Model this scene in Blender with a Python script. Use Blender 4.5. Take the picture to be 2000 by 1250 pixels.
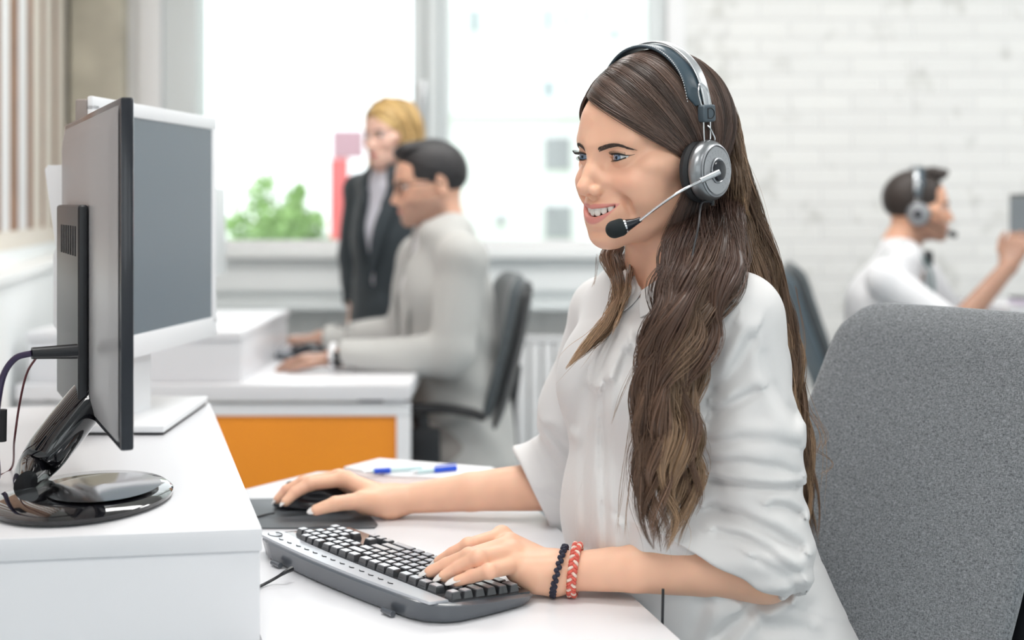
import bpy, bmesh, math, random
import numpy as np
from mathutils import Vector, Matrix

for o in list(bpy.data.objects):
    bpy.data.objects.remove(o, do_unlink=True)
SC = bpy.context.scene
COL = SC.collection
PI = math.pi
RNG = np.random.RandomState(7)

# ------------------------------------------------------------------ camera
CAMZ = 1.20      # eye level of the photographer, metres
FPX = 2600.0     # focal length in pixels of the 2000 px wide frame
CX, HY = 1000.0, 400.0
cam_d = bpy.data.cameras.new('camera')
cam_d.sensor_width = 36.0
cam_d.lens = FPX / 2000.0 * 36.0
cam_d.shift_y = -(625.0 - HY) / 2000.0
cam_d.clip_start = 0.05
cam_d.clip_end = 300
cam_d.dof.use_dof = True
cam_d.dof.focus_distance = 1.56
cam_d.dof.aperture_fstop = 2.9
cam = bpy.data.objects.new('camera', cam_d)
COL.objects.link(cam)
cam.location = (0, 0, CAMZ)
cam.rotation_euler = (PI / 2, 0, 0)
SC.camera = cam

# ------------------------------------------------------------------ view, world, lights
SC.view_settings.view_transform = 'Standard'
SC.view_settings.look = 'None'
SC.view_settings.gamma = 1
SC.view_settings.use_curve_mapping = False
SC.view_settings.exposure = 0.27
SC.cycles.use_denoising = True
SC.cycles.max_bounces = 10
SC.cycles.diffuse_bounces = 5
SC.cycles.glossy_bounces = 5
SC.cycles.transparent_max_bounces = 12
SC.cycles.sample_clamp_indirect = 8

wd = bpy.data.worlds.new('overcast_sky')
SC.world = wd
wd.use_nodes = True
wn = wd.node_tree.nodes
wn['Background'].inputs['Color'].default_value = (0.93, 0.97, 1.0, 1)
wn['Background'].inputs['Strength'].default_value = 1.85

def area_light(name, loc, rot, sx, sy, power, color=(1, 1, 1), portal=False):
    l = bpy.data.lights.new(name, 'AREA')
    l.shape = 'RECTANGLE'; l.size = sx; l.size_y = sy
    l.energy = power; l.color = color
    if portal: l.cycles.is_portal = True
    o = bpy.data.objects.new(name, l); COL.objects.link(o)
    o.location = loc; o.rotation_euler = rot
    return o

ROOM = dict(x0=-1.5, x1=5.2, y0=-3.2, y1=5.6, z1=3.0)
# unseen panels added to brighten the room, one area light under each
FILL_PANELS = [(-0.1, -0.6), (-0.1, 1.5), (1.0, 3.9), (2.9, -0.6), (2.9, 1.7), (3.2, 4.1), (-0.3, 3.6)]
for lx, ly in FILL_PANELS:
    area_light('ceiling_fill_light', (lx, ly, 2.93), (0, 0, 0), 1.2, 0.6, 15.5, (1, 0.985, 0.96))
# daylight through the unseen front glazing, sized for soft light, and through the windows of the back wall
area_light('front_window_portal', (1.6, -3.15, 1.7), (PI / 2, 0, 0), 6.0, 1.5, 1, portal=True)

# ------------------------------------------------------------------ projection helpers used for measuring
def P(px, py, D):
    return np.array([(px - CX) / FPX * D, D, CAMZ - (py - HY) / FPX * D])
def G(px, py, z):
    return P(px, py, (CAMZ - z) * FPX / (py - HY))

# ------------------------------------------------------------------ object helpers
def mesh_obj(name, verts, faces, mat=None, parent=None, smooth=True, local=False, attrs=None):
    """verts in world coordinates unless local; they are stored relative to the parent's root"""
    v = np.asarray(verts, dtype=np.float64)
    me = bpy.data.meshes.new(name)
    if parent is not None and not local:
        v = v - np.array(root_loc(parent))
    if isinstance(faces, np.ndarray):
        nf, k = faces.shape
        me.vertices.add(len(v)); me.vertices.foreach_set('co', v.astype(np.float32).ravel())
        me.loops.add(nf * k); me.loops.foreach_set('vertex_index', faces.astype(np.int32).ravel())
        me.polygons.add(nf)
        me.polygons.foreach_set('loop_start', np.arange(0, nf * k, k, dtype=np.int32))
        me.update(calc_edges=True)
    else:
        me.from_pydata([tuple(p) for p in v], [], faces)
    if smooth:
        me.polygons.foreach_set('use_smooth', np.ones(len(me.polygons), dtype=bool))
    if attrs:
        for an, arr in attrs.items():
            a = me.attributes.new(an, 'FLOAT_COLOR', 'POINT')
            arr = np.asarray(arr, dtype=np.float32)
            if arr.shape[1] == 3: arr = np.c_[arr, np.ones(len(arr), dtype=np.float32)]
            a.data.foreach_set('color', arr.ravel())
    me.update()
    if mat is not None: me.materials.append(mat)
    o = bpy.data.objects.new(name, me); COL.objects.link(o)
    if parent is not None: o.parent = parent
    return o

def root_loc(o):
    while o.parent is not None: o = o.parent
    return o.location[:]

def thing(name, label, cat, loc=(0, 0, 0), rotz=0, group=None):
    o = bpy.data.objects.new(name, None); COL.objects.link(o)
    o.location = loc; o.rotation_euler = (0, 0, rotz)
    o.empty_display_size = 0.05
    o['label'] = label; o['category'] = cat
    if group: o['group'] = group
    return o

def tag(o, label, cat, group=None):
    o['label'] = label; o['category'] = cat
    if group: o['group'] = group
    return o

def struct(o):
    o['kind'] = 'structure'
    return o

class MB:
    """collects shapes into ONE mesh"""
    def __init__(s): s.v = []; s.f = []
    def add(s, v, f):
        n = len(s.v); s.v += [tuple(p) for p in v]; s.f += [tuple(i + n for i in q) for q in f]; return s
    def box(s, lo, hi, bev=0, seg=2, rot=None, org=None):
        bm = bmesh.new(); bmesh.ops.create_cube(bm, size=1)
        lo = np.minimum(lo, hi) * 1.0 if False else np.array(lo, float); hi = np.array(hi, float)
        for v in bm.verts:
            v.co = Vector([(lo[i] + hi[i]) / 2 + v.co[i] * (hi[i] - lo[i]) for i in range(3)])
        if bev > 0:
            bmesh.ops.bevel(bm, geom=bm.edges[:] , offset=bev, segments=seg, profile=0.6, affect='EDGES')
        s.bm(bm, rot, org); return s
    def bm(s, bm, rot=None, org=None):
        bm.verts.index_update()
        vs = np.array([v.co[:] for v in bm.verts])
        if rot is not None: vs = vs @ np.array(rot).T
        if org is not None: vs = vs + np.array(org)
        s.add(vs, [[v.index for v in f.verts] for f in bm.faces]); bm.free(); return s
    def prism(s, pts, z0, z1, bev=0, seg=2):
        """polygon in XY extruded in z"""
        bm = bmesh.new()
        f = bm.faces.new([bm.verts.new((p[0], p[1], z0)) for p in pts])
        r = bmesh.ops.extrude_face_region(bm, geom=[f])
        for v in r['geom']:
            if isinstance(v, bmesh.types.BMVert): v.co.z = z1
        bmesh.ops.recalc_face_normals(bm, faces=bm.faces)
        if bev > 0: bmesh.ops.bevel(bm, geom=bm.edges[:], offset=bev, segments=seg, profile=0.6, affect='EDGES')
        return s.bm(bm)
    def tube(s, pts, r, n=10, cap=True, flat=None):
        v, f = tube(pts, r, n, cap, flat); return s.add(v, f)
    def lathe(s, prof, n=40, M=None):
        """profile [(r,z)] around z"""
        vs = []; fs = []
        for r, z in prof:
            for k in range(n):
                a = 2 * PI * k / n; vs.append((r * math.cos(a), r * math.sin(a), z))
        for i in range(len(prof) - 1):
            for k in range(n):
                k2 = (k + 1) % n
                fs.append((i * n + k, i * n + k2, (i + 1) * n + k2, (i + 1) * n + k))
        if prof[0][0] > 1e-6: fs.append(tuple(reversed(range(n))))
        if prof[-1][0] > 1e-6: fs.append(tuple(range((len(prof) - 1) * n, len(prof) * n)))
        vs = np.array(vs)
        if M is not None: vs = vs @ np.array(M[0]).T + np.array(M[1])
        return s.add(vs, fs)
    def loft(s, rings, cap=True):
        n = len(rings[0]); vs = [p for r in rings for p in r]; fs = []
        for i in range(len(rings) - 1):
            for k in range(n):
                k2 = (k + 1) % n
                fs.append((i * n + k, i * n + k2, (i + 1) * n + k2, (i + 1) * n + k))
        if cap: fs += [tuple(reversed(range(n))), tuple(range((len(rings) - 1) * n, len(rings) * n))]
        return s.add(vs, fs)
    def xf(s, R=None, t=None):
        v = np.array(s.v)
        if R is not None: v = v @ np.array(R).T
        if t is not None: v = v + np.array(t)
        s.v = [tuple(p) for p in v]; return s
    def obj(s, name, mat, parent=None, smooth=None, local=False, angle=35):
        o = mesh_obj(name, s.v, s.f, mat, parent, smooth=True, local=local)
        me = o.data
        # sharp edges by angle, normals out
        bm = bmesh.new(); bm.from_mesh(me); bmesh.ops.recalc_face_normals(bm, faces=bm.faces)
        ca = math.radians(angle)
        for e in bm.edges:
            if len(e.link_faces) == 2 and e.calc_face_angle(0) > ca: e.smooth = False
        bm.to_mesh(me); bm.free()
        return o

def catmull(pts, n):
    pts = np.array(pts, float)
    if len(pts) == 2: return pts[0] + (pts[1] - pts[0]) * np.linspace(0, 1, n)[:, None]
    p = np.vstack([2 * pts[0] - pts[1], pts, 2 * pts[-1] - pts[-2]])
    out = []
    for t in np.linspace(0, len(pts) - 1 - 1e-9, n):
        i = int(t); u = t - i
        a, b, c, d = p[i], p[i + 1], p[i + 2], p[i + 3]
        out.append(0.5 * ((2 * b) + (c - a) * u + (2 * a - 5 * b + 4 * c - d) * u * u + (3 * b - a - 3 * c + d) * u ** 3))
    return np.array(out)

def frames(pts):
    pts = np.asarray(pts, float); T = np.gradient(pts, axis=0)
    T /= np.linalg.norm(T, axis=1)[:, None] + 1e-12
    a = np.array([0, 0, 1.0]) if abs(T[0][2]) < 0.9 else np.array([1.0, 0, 0])
    N = np.cross(T[0], a); N /= np.linalg.norm(N); Ns = []; Bs = []
    for t in T:
        N = N - t * np.dot(N, t); N /= np.linalg.norm(N) + 1e-12
        Ns.append(N.copy()); Bs.append(np.cross(t, N))
    return T, np.array(Ns), np.array(Bs)

def tube(pts, r, n=10, cap=True, flat=None):
    pts = np.asarray(pts, float); m = len(pts)
    r = np.full(m, r) if np.isscalar(r) else np.interp(np.linspace(0, 1, m), np.linspace(0, 1, len(r)), r)
    T, N, B = frames(pts)
    if flat is not None:   # flat=(vector, ratio): cross-section flattened along vector
        w = np.array(flat[0], float)
        N = w - T * (T @ w)[:, None]; N /= np.linalg.norm(N, axis=1)[:, None]
        B = np.cross(T, N)
    a = np.arange(n) * 2 * PI / n
    fr = 1.0 if flat is None else flat[1]
    V = pts[:, None, :] + r[:, None, None] * (fr * np.cos(a)[None, :, None] * N[:, None, :] + np.sin(a)[None, :, None] * B[:, None, :])
    V = V.reshape(-1, 3); F = []
    for i in range(m - 1):
        for k in range(n):
            k2 = (k + 1) % n; F.append((i * n + k, i * n + k2, (i + 1) * n + k2, (i + 1) * n + k))
    if cap: F += [tuple(reversed(range(n))), tuple(range((m - 1) * n, m * n))]
    return V, F

def copy_tree(o, parent=None):
    c = o.copy(); COL.objects.link(c)
    if parent is not None: c.parent = parent
    for ch in list(o.children): copy_tree(ch, c)
    return c

# ------------------------------------------------------------------ materials
def mat(name, col, rough=0.5, metal=0.0, spec=0.5, noise=None, bump=None, coat=0, sheen=0, sss=0, sssr=(1, .3, .15), attr=None, alpha=1):
    """noise=(scale, amount) colour variation; bump=(scale, strength, distance)"""
    m = bpy.data.materials.new(name); m.use_nodes = True
    nt = m.node_tree; b = nt.nodes['Principled BSDF']
    b.inputs['Base Color'].default_value = (*col, 1)
    b.inputs['Roughness'].default_value = rough
    b.inputs['Metallic'].default_value = metal
    b.inputs['Specular IOR Level'].default_value = spec
    b.inputs['Coat Weight'].default_value = coat
    b.inputs['Coat Roughness'].default_value = 0.05
    b.inputs['Sheen Weight'].default_value = sheen
    if sss:
        b.inputs['Subsurface Weight'].default_value = sss
        b.inputs['Subsurface Radius'].default_value = sssr
        b.inputs['Subsurface Scale'].default_value = 0.004
    tc = nt.nodes.new('ShaderNodeTexCoord')
    src = None
    if attr:
        at = nt.nodes.new('ShaderNodeAttribute'); at.attribute_name = attr
        src = at.outputs['Color']
    if noise:
        nz = nt.nodes.new('ShaderNodeTexNoise'); nz.inputs['Scale'].default_value = noise[0]
        nz.inputs['Detail'].default_value = 6
        nt.links.new(tc.outputs['Object'], nz.inputs['Vector'])
        mr = nt.nodes.new('ShaderNodeMapRange')
        mr.inputs['From Min'].default_value = 0.3; mr.inputs['From Max'].default_value = 0.7
        mr.inputs['To Min'].default_value = 1 - noise[1]; mr.inputs['To Max'].default_value = 1 + noise[1] * 0.6
        nt.links.new(nz.outputs['Fac'], mr.inputs['Value'])
        mx = nt.nodes.new('ShaderNodeVectorMath'); mx.operation = 'SCALE'
        if src: nt.links.new(src, mx.inputs[0])
        else: mx.inputs[0].default_value = col
        nt.links.new(mr.outputs['Result'], mx.inputs['Scale'])
        src = mx.outputs['Vector']
    if src: nt.links.new(src, b.inputs['Base Color'])
    if bump:
        nz = nt.nodes.new('ShaderNodeTexNoise'); nz.inputs['Scale'].default_value = bump[0]
        nz.inputs['Detail'].default_value = 4
        nt.links.new(tc.outputs['Object'], nz.inputs['Vector'])
        bp = nt.nodes.new('ShaderNodeBump'); bp.inputs['Strength'].default_value = bump[1]; bp.inputs['Distance'].default_value = bump[2]
        nt.links.new(nz.outputs['Fac'], bp.inputs['Height']); nt.links.new(bp.outputs['Normal'], b.inputs['Normal'])
    return m

def weave_mat(name, c1, c2, scale, rough=0.9, sheen=0.3, dist=0.0006):
    m = mat(name, c1, rough, sheen=sheen); nt = m.node_tree; b = nt.nodes['Principled BSDF']
    tc = nt.nodes.new('ShaderNodeTexCoord')
    outs = []
    for sc in ((scale, scale * 0.5, scale * 0.28), (scale * 0.28, scale * 0.5, scale)):
        mp = nt.nodes.new('ShaderNodeMapping'); mp.inputs['Scale'].default_value = sc
        nz = nt.nodes.new('ShaderNodeTexNoise'); nz.inputs['Scale'].default_value = 1.0; nz.inputs['Detail'].default_value = 3
        nt.links.new(tc.outputs['Object'], mp.inputs['Vector']); nt.links.new(mp.outputs['Vector'], nz.inputs['Vector'])
        outs.append(nz.outputs['Fac'])
    ad = nt.nodes.new('ShaderNodeMath'); ad.operation = 'ADD'
    nt.links.new(outs[0], ad.inputs[0]); nt.links.new(outs[1], ad.inputs[1])
    cr = nt.nodes.new('ShaderNodeValToRGB')
    cr.color_ramp.elements[0].position = 0.36; cr.color_ramp.elements[0].color = (*c1, 1)
    cr.color_ramp.elements[1].position = 0.66; cr.color_ramp.elements[1].color = (*c2, 1)
    hf = nt.nodes.new('ShaderNodeMath'); hf.operation = 'MULTIPLY'; hf.inputs[1].default_value = 0.5
    nt.links.new(ad.outputs[0], hf.inputs[0]); nt.links.new(hf.outputs[0], cr.inputs['Fac'])
    nt.links.new(cr.outputs['Color'], b.inputs['Base Color'])
    bp = nt.nodes.new('ShaderNodeBump'); bp.inputs['Strength'].default_value = 0.5; bp.inputs['Distance'].default_value = dist
    nt.links.new(hf.outputs[0], bp.inputs['Height']); nt.links.new(bp.outputs['Normal'], b.inputs['Normal'])
    return m

def glass_mat(name):
    m = bpy.data.materials.new(name); m.use_nodes = True; nt = m.node_tree
    nt.nodes.remove(nt.nodes['Principled BSDF'])
    out = nt.nodes['Material Output']
    tr = nt.nodes.new('ShaderNodeBsdfTransparent'); gl = nt.nodes.new('ShaderNodeBsdfGlossy'); gl.inputs['Roughness'].default_value = 0.02
    tr.inputs['Color'].default_value = (0.97, 0.985, 0.98, 1)
    fr = nt.nodes.new('ShaderNodeFresnel'); fr.inputs['IOR'].default_value = 1.35
    mx = nt.nodes.new('ShaderNodeMixShader')
    nt.links.new(fr.outputs[0], mx.inputs[0]); nt.links.new(tr.outputs[0], mx.inputs[1]); nt.links.new(gl.outputs[0], mx.inputs[2])
    nt.links.new(mx.outputs[0], out.inputs['Surface'])
    return m

def emit_mat(name, col, s):
    m = bpy.data.materials.new(name); m.use_nodes = True; b = m.node_tree.nodes['Principled BSDF']
    b.inputs['Base Color'].default_value = (*col, 1); b.inputs['Emission Color'].default_value = (*col, 1); b.inputs['Emission Strength'].default_value = s
    return m

M = {}
M['white_lam'] = mat('white_laminate', (0.76, 0.76, 0.785), 0.32, noise=(3, 0.015), bump=(900, 0.05, 0.0002))
M['white_plastic'] = mat('white_plastic', (0.84, 0.85, 0.87), 0.35)
M['black_plastic'] = mat('black_plastic', (0.012, 0.013, 0.016), 0.38)
M['black_gloss'] = mat('black_gloss', (0.006, 0.006, 0.008), 0.06, coat=0.6)
M['dark_gloss'] = mat('dark_gloss_plastic', (0.02, 0.022, 0.028), 0.16)
M['grey_shell'] = mat('brushed_grey_shell', (0.36, 0.36, 0.37), 0.33, metal=0.1, noise=(4, 0.06))
M['chrome'] = mat('chrome', (0.8, 0.8, 0.82), 0.12, metal=1)
M['silver'] = mat('silver_paint', (0.62, 0.64, 0.66), 0.28, metal=0.75)
M['gunmetal'] = mat('gunmetal', (0.30, 0.31, 0.32), 0.3, metal=0.8)
M['screen'] = mat('screen_off', (0.15, 0.185, 0.215), 0.25, spec=0.6)
M['orange'] = mat('orange_laminate', (0.90, 0.30, 0.012), 0.45, noise=(2, 0.04))
M['paper'] = mat('paper', (0.86, 0.86, 0.88), 0.7)
M['rubber'] = mat('rubber', (0.02, 0.02, 0.022), 0.7)
# ------------------------------------------------------------------ smooth solid modelling (for bodies, hands, clothes)
def A3(p): return np.array(p, float)
def unit(v): v = np.array(v, float); return v / (np.linalg.norm(v) + 1e-12)
def ell(c, r, k=0.01, R=None, op='u'):
    return dict(t='e', c=A3(c), r=A3(r), R=np.eye(3) if R is None else np.array(R), k=k, op=op, bc=A3(c), br=float(max(r)))
def cap(a, b, ra, rb=None, k=0.01, op='u'):
    rb = ra if rb is None else rb; a = A3(a); b = A3(b)
    return dict(t='c', a=a, b=b, ra=ra, rb=rb, k=k, op=op, bc=(a + b) / 2, br=np.linalg.norm(a - b) / 2 + max(ra, rb))
def ecap(a, b, wa, wb, side, k=0.02, op='u'):
    """tapered limb with an elliptical section; wa=(half width along side, half depth)"""
    a = A3(a); b = A3(b)
    return dict(t='x', a=a, b=b, wa=A3(wa), wb=A3(wb), s=unit(side), k=k, op=op, bc=(a + b) / 2, br=np.linalg.norm(a - b) / 2 + max(*wa, *wb))
def plane_cut(p, n, k=0.003):
    """removes the side the normal points to"""
    return dict(t='p', p=A3(p), n=unit(n), k=k, op='clip', bc=A3(p), br=1e9)
def grp(prims, k=0.01, op='u'):
    lo = np.min([p['bc'] - p['br'] for p in prims if p['br'] < 1e6], axis=0); hi = np.max([p['bc'] + p['br'] for p in prims if p['br'] < 1e6], axis=0)
    return dict(t='g', ps=prims, k=k, op=op, bc=(lo + hi) / 2, br=float(np.linalg.norm(hi - lo) / 2))
def fn(f, c, r, k=0.002, op='s', F=None):
    """custom field f(local points); F=(R,t) frame: local = (p-t)@R"""
    return dict(t='f', f=f, k=k, op=op, bc=A3(c), br=r, F=F)

def ev(p, X):
    t = p['t']
    if t == 'e':
        q = (X - p['c']) @ p['R']; a = q / p['r']; b = a / p['r']
        k0 = np.sqrt((a * a).sum(1)); k1 = np.sqrt((b * b).sum(1)) + 1e-9
        return np.where(k0 < 1e-4, -p['r'].min(), k0 * (k0 - 1) / k1)
    if t == 'c':
        ba = p['b'] - p['a']; pa = X - p['a']
        h = np.clip(pa @ ba / (ba @ ba + 1e-12), 0, 1)
        return np.linalg.norm(pa - h[:, None] * ba, axis=1) - (p['ra'] + (p['rb'] - p['ra']) * h)
    if t == 'x':
        ba = p['b'] - p['a']; L = np.linalg.norm(ba); T = ba / L; s = unit(p['s'] - T * (p['s'] @ T)); n = np.cross(T, s)
        pa = X - p['a']; tt = pa @ T; h = np.clip(tt / L, 0, 1); ov = tt - h * L
        w = p['wa'][0] + (p['wb'][0] - p['wa'][0]) * h; d = p['wa'][1] + (p['wb'][1] - p['wa'][1]) * h
        m = np.minimum(w, d); a = pa @ s / w; b = pa @ n / d; c = ov / m
        k0 = np.sqrt(a * a + b * b + c * c); k1 = np.sqrt((a / w) ** 2 + (b / d) ** 2 + (c / m) ** 2) + 1e-9
        return k0 * (k0 - 1) / k1
    if t == 'p': return (X - p['p']) @ p['n']
    if t == 'f':
        q = X if p['F'] is None else (X - p['F'][1]) @ p['F'][0]
        return p['f'](q)
    if t == 'g':
        return combine(p['ps'], X)

def combine(ps, X, c=None, rad=0):
    d = np.full(len(X), 9.0)
    for p in ps:
        if c is not None and p['op'] != 'clip' and np.linalg.norm(c - p['bc']) - p['br'] - rad > 2.5 * p['k'] + 0.02: continue
        e = ev(p, X); k = max(p['k'], 1e-6)
        if p['op'] == 'u':
            h = np.maximum(k - np.abs(d - e), 0) / k; d = np.minimum(d, e) - h * h * k / 4
        else:
            e = -e if p['op'] == 's' else e
            h = np.maximum(k - np.abs(d - e), 0) / k; d = np.maximum(d, e) + h * h * k / 4
    return d

def fill_holes(F):
    e = np.concatenate([F[:, [i, (i + 1) % 4]] for i in range(4)]).astype(np.int64); n = F.max() + 1
    a = e[:, 0] * n + e[:, 1]; b = e[:, 1] * n + e[:, 0]; op = e[~np.isin(a, b)]
    nx = {int(y): int(x) for x, y in op}; new = []; seen = set()
    for s in list(nx):
        if s in seen: continue
        loop = [s]; seen.add(s)
        while nx.get(loop[-1], s) != s and len(loop) < 9: loop.append(nx[loop[-1]]); seen.add(loop[-1])
        if len(loop) == 4 and nx.get(loop[-1]) == s: new.append(loop)
        if len(loop) == 6 and nx.get(loop[-1]) == s: new += [loop[:4], [loop[3], loop[4], loop[5], loop[0]]]
    return np.vstack([F, np.array(new, dtype=F.dtype)]) if new else F

def sdf_mesh(ps, h, lo=None, hi=None, disp=None, smooth=1, nb=20, margin=0.0):
    """naive surface nets on a sparse set of blocks; returns verts, quads"""
    if lo is None:
        fin = [p for p in ps if p['br'] < 1e6 and p['op'] == 'u']
        lo = np.min([p['bc'] - p['br'] for p in fin], axis=0) - 2 * h - margin; hi = np.max([p['bc'] + p['br'] for p in fin], axis=0) + 2 * h + margin
    lo = A3(lo); hi = A3(hi)
    nblk = np.ceil((hi - lo) / (h * nb)).astype(int); N = nblk * nb + 2
    bs = h * nb; R = bs * math.sqrt(3) / 2
    bi = np.stack(np.meshgrid(*[np.arange(n) for n in nblk], indexing='ij'), -1).reshape(-1, 3)
    cent = lo + (bi + 0.5) * bs
    dc = combine(ps, cent)
    bi = bi[np.abs(dc) < R * 1.9 + margin + 0.01]
    g = np.arange(nb + 1); GX = np.stack(np.meshgrid(g, g, g, indexing='ij'), -1)
    cid = []; cpos = []; quads = []
    corners = [(i, j, k) for i in (0, 1) for j in (0, 1) for k in (0, 1)]
    edges = [(a, b) for a in range(8) for b in range(a + 1, 8) if sum(abs(corners[a][q] - corners[b][q]) for q in range(3)) == 1]
    for b in bi:
        base = b * nb
        X = lo + (GX.reshape(-1, 3) + base) * h
        d = combine(ps, X, lo + (b + 0.5) * bs, R)
        if disp is not None:
            d = d + disp(X)
        if d.min() > 0 or d.max() < 0: continue
        d = d.reshape(nb + 1, nb + 1, nb + 1)
        cv = [d[i:nb + i, j:nb + j, k:nb + k] for i, j, k in corners]
        ins = sum((c < 0).astype(int) for c in cv); act = (ins > 0) & (ins < 8)
        if act.any():
            idx = np.argwhere(act); vals = [c[act] for c in cv]
            s = np.zeros((len(idx), 3)); n = np.zeros(len(idx))
            for a, c in edges:
                m = (vals[a] < 0) != (vals[c] < 0)
                if not m.any(): continue
                t = vals[a][m] / (vals[a][m] - vals[c][m])
                s[m] += A3(corners[a]) + t[:, None] * (A3(corners[c]) - A3(corners[a])); n[m] += 1
            gi = idx + base
            cid.append((gi[:, 0] * N[1] + gi[:, 1]) * N[2] + gi[:, 2]); cpos.append(lo + (gi + s / n[:, None]) * h)
        for ax in range(3):
            sl0 = [slice(0, nb)] * 3; sl1 = [slice(0, nb)] * 3; sl1[ax] = slice(1, nb + 1)
            d0 = d[tuple(sl0)] < 0; d1 = d[tuple(sl1)] < 0
            e = np.argwhere(d0 != d1)
            if len(e): quads.append(np.c_[e + base, np.full(len(e), ax), d0[d0 != d1]])
    if not cid: return np.zeros((0, 3)), np.zeros((0, 4), int)
    cid = np.concatenate(cid); cpos = np.concatenate(cpos); o = np.argsort(cid); cid = cid[o]; cpos = cpos[o]
    q = np.concatenate(quads); F = []
    for ax in range(3):
        m = q[q[:, 3] == ax]
        if not len(m): continue
        u = (ax + 1) % 3; v = (ax + 2) % 3
        def shift(du, dv):
            c = m[:, :3].copy(); c[:, u] -= du; c[:, v] -= dv
            return (c[:, 0] * N[1] + c[:, 1]) * N[2] + c[:, 2]
        ids = [shift(1, 1), shift(0, 1), shift(0, 0), shift(1, 0)]
        ii = [np.clip(np.searchsorted(cid, i), 0, len(cid) - 1) for i in ids]
        ok = np.all([cid[a] == b for a, b in zip(ii, ids)], axis=0)
        f = np.stack(ii, 1)[ok]; flip = m[ok, 4] == 0
        f[flip] = f[flip][:, ::-1]; F.append(f)
    F = np.concatenate(F); F = fill_holes(F)
    for _ in range(smooth):
        E = np.concatenate([F[:, [0, 1]], F[:, [1, 2]], F[:, [2, 3]], F[:, [3, 0]]])
        acc = np.zeros_like(cpos); cnt = np.zeros(len(cpos))
        np.add.at(acc, E[:, 0], cpos[E[:, 1]]); np.add.at(acc, E[:, 1], cpos[E[:, 0]])
        np.add.at(cnt, E[:, 0], 1); np.add.at(cnt, E[:, 1], 1)
        cpos = cpos * 0.5 + 0.5 * acc / np.maximum(cnt, 1)[:, None]
    return cpos, F

def vnoise(X, seed=0):
    """cheap smooth pseudo-noise in about -1..1"""
    r = np.random.RandomState(seed); s = 0
    for i in range(5):
        k = r.randn(3) * (0.8 + 0.5 * i); s = s + np.sin(X @ k + r.rand() * 7) / (1 + 0.5 * i)
    return s / 2.4
# ------------------------------------------------------------------ the room
def brick_mat():
    m = mat('painted_brick', (0.80, 0.80, 0.78), 0.65); nt = m.node_tree; b = nt.nodes['Principled BSDF']
    tc = nt.nodes.new('ShaderNodeTexCoord'); mp = nt.nodes.new('ShaderNodeMapping')
    mp.inputs['Rotation'].default_value = (PI / 2, 0, 0)
    br = nt.nodes.new('ShaderNodeTexBrick'); br.inputs['Scale'].default_value = 1.0
    br.inputs['Brick Width'].default_value = 0.25; br.inputs['Row Height'].default_value = 0.075
    br.inputs['Mortar Size'].default_value = 0.008; br.inputs['Mortar Smooth'].default_value = 0.6
    br.inputs['Color1'].default_value = (0.82, 0.82, 0.80, 1); br.inputs['Color2'].default_value = (0.79, 0.79, 0.775, 1)
    br.inputs['Mortar'].default_value = (0.755, 0.755, 0.745, 1)
    nt.links.new(tc.outputs['Object'], mp.inputs['Vector']); nt.links.new(mp.outputs['Vector'], br.inputs['Vector'])
    nz = nt.nodes.new('ShaderNodeTexNoise'); nz.inputs['Scale'].default_value = 9; nz.inputs['Detail'].default_value = 6
    nt.links.new(tc.outputs['Object'], nz.inputs['Vector'])
    cr = nt.nodes.new('ShaderNodeValToRGB'); cr.color_ramp.elements[0].position = 0.30; cr.color_ramp.elements[0].color = (0.74, 0.74, 0.72, 1)
    cr.color_ramp.elements[1].position = 0.42; cr.color_ramp.elements[1].color = (1, 1, 1, 1)
    nt.links.new(nz.outputs['Fac'], cr.inputs['Fac'])
    mx = nt.nodes.new('ShaderNodeMix'); mx.data_type = 'RGBA'; mx.blend_type = 'MULTIPLY'; mx.inputs['Factor'].default_value = 0.7
    nt.links.new(br.outputs['Color'], mx.inputs['A']); nt.links.new(cr.outputs['Color'], mx.inputs['B'])
    nt.links.new(mx.outputs['Result'], b.inputs['Base Color'])
    ad = nt.nodes.new('ShaderNodeMath'); ad.operation = 'MULTIPLY_ADD'; ad.inputs[1].default_value = 0.5
    nt.links.new(nz.outputs['Fac'], ad.inputs[0]); 
    inv = nt.nodes.new('ShaderNodeMath'); inv.operation = 'SUBTRACT'; inv.inputs[0].default_value = 1
    nt.links.new(br.outputs['Fac'], inv.inputs[1]); nt.links.new(inv.outputs[0], ad.inputs[2])
    bp = nt.nodes.new('ShaderNodeBump'); bp.inputs['Strength'].default_value = 0.45; bp.inputs['Distance'].default_value = 0.008
    nt.links.new(ad.outputs[0], bp.inputs['Height']); nt.links.new(bp.outputs['Normal'], b.inputs['Normal'])
    return m
def concrete_mat():
    m = mat('raw_concrete', (0.52, 0.485, 0.40), 0.85, noise=(5, 0.25), bump=(30, 0.4, 0.004))
    return m
M['brick'] = brick_mat(); M['concrete'] = concrete_mat()
M['wall'] = mat('white_wall_paint', (0.86, 0.885, 0.89), 0.6, noise=(2, 0.02), bump=(60, 0.1, 0.001))
M['ledge'] = mat('ledge_paint', (0.86, 0.88, 0.88), 0.45, noise=(3, 0.015))
M['frame'] = mat('window_frame_paint', (0.72, 0.76, 0.77), 0.45, noise=(3, 0.02))
M['frame_w'] = mat('window_jamb_paint', (0.84, 0.84, 0.85), 0.5, noise=(3, 0.02))
M['glass'] = glass_mat('window_glass')
M['floor'] = mat('grey_vinyl_floor', (0.42, 0.47, 0.50), 0.35, noise=(1.2, 0.08))
M['ceil'] = mat('ceiling_paint', (0.85, 0.85, 0.84), 0.8, noise=(1, 0.02))
M['wood'] = mat('brown_wood', (0.30, 0.16, 0.095), 0.6, noise=(9, 0.25))
M['cream'] = mat('cream_slat_paint', (0.80, 0.74, 0.66), 0.5, noise=(3, 0.03))
BY = 5.4
def px2x(px, D=BY): return (px - CX) / FPX * D
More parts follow.
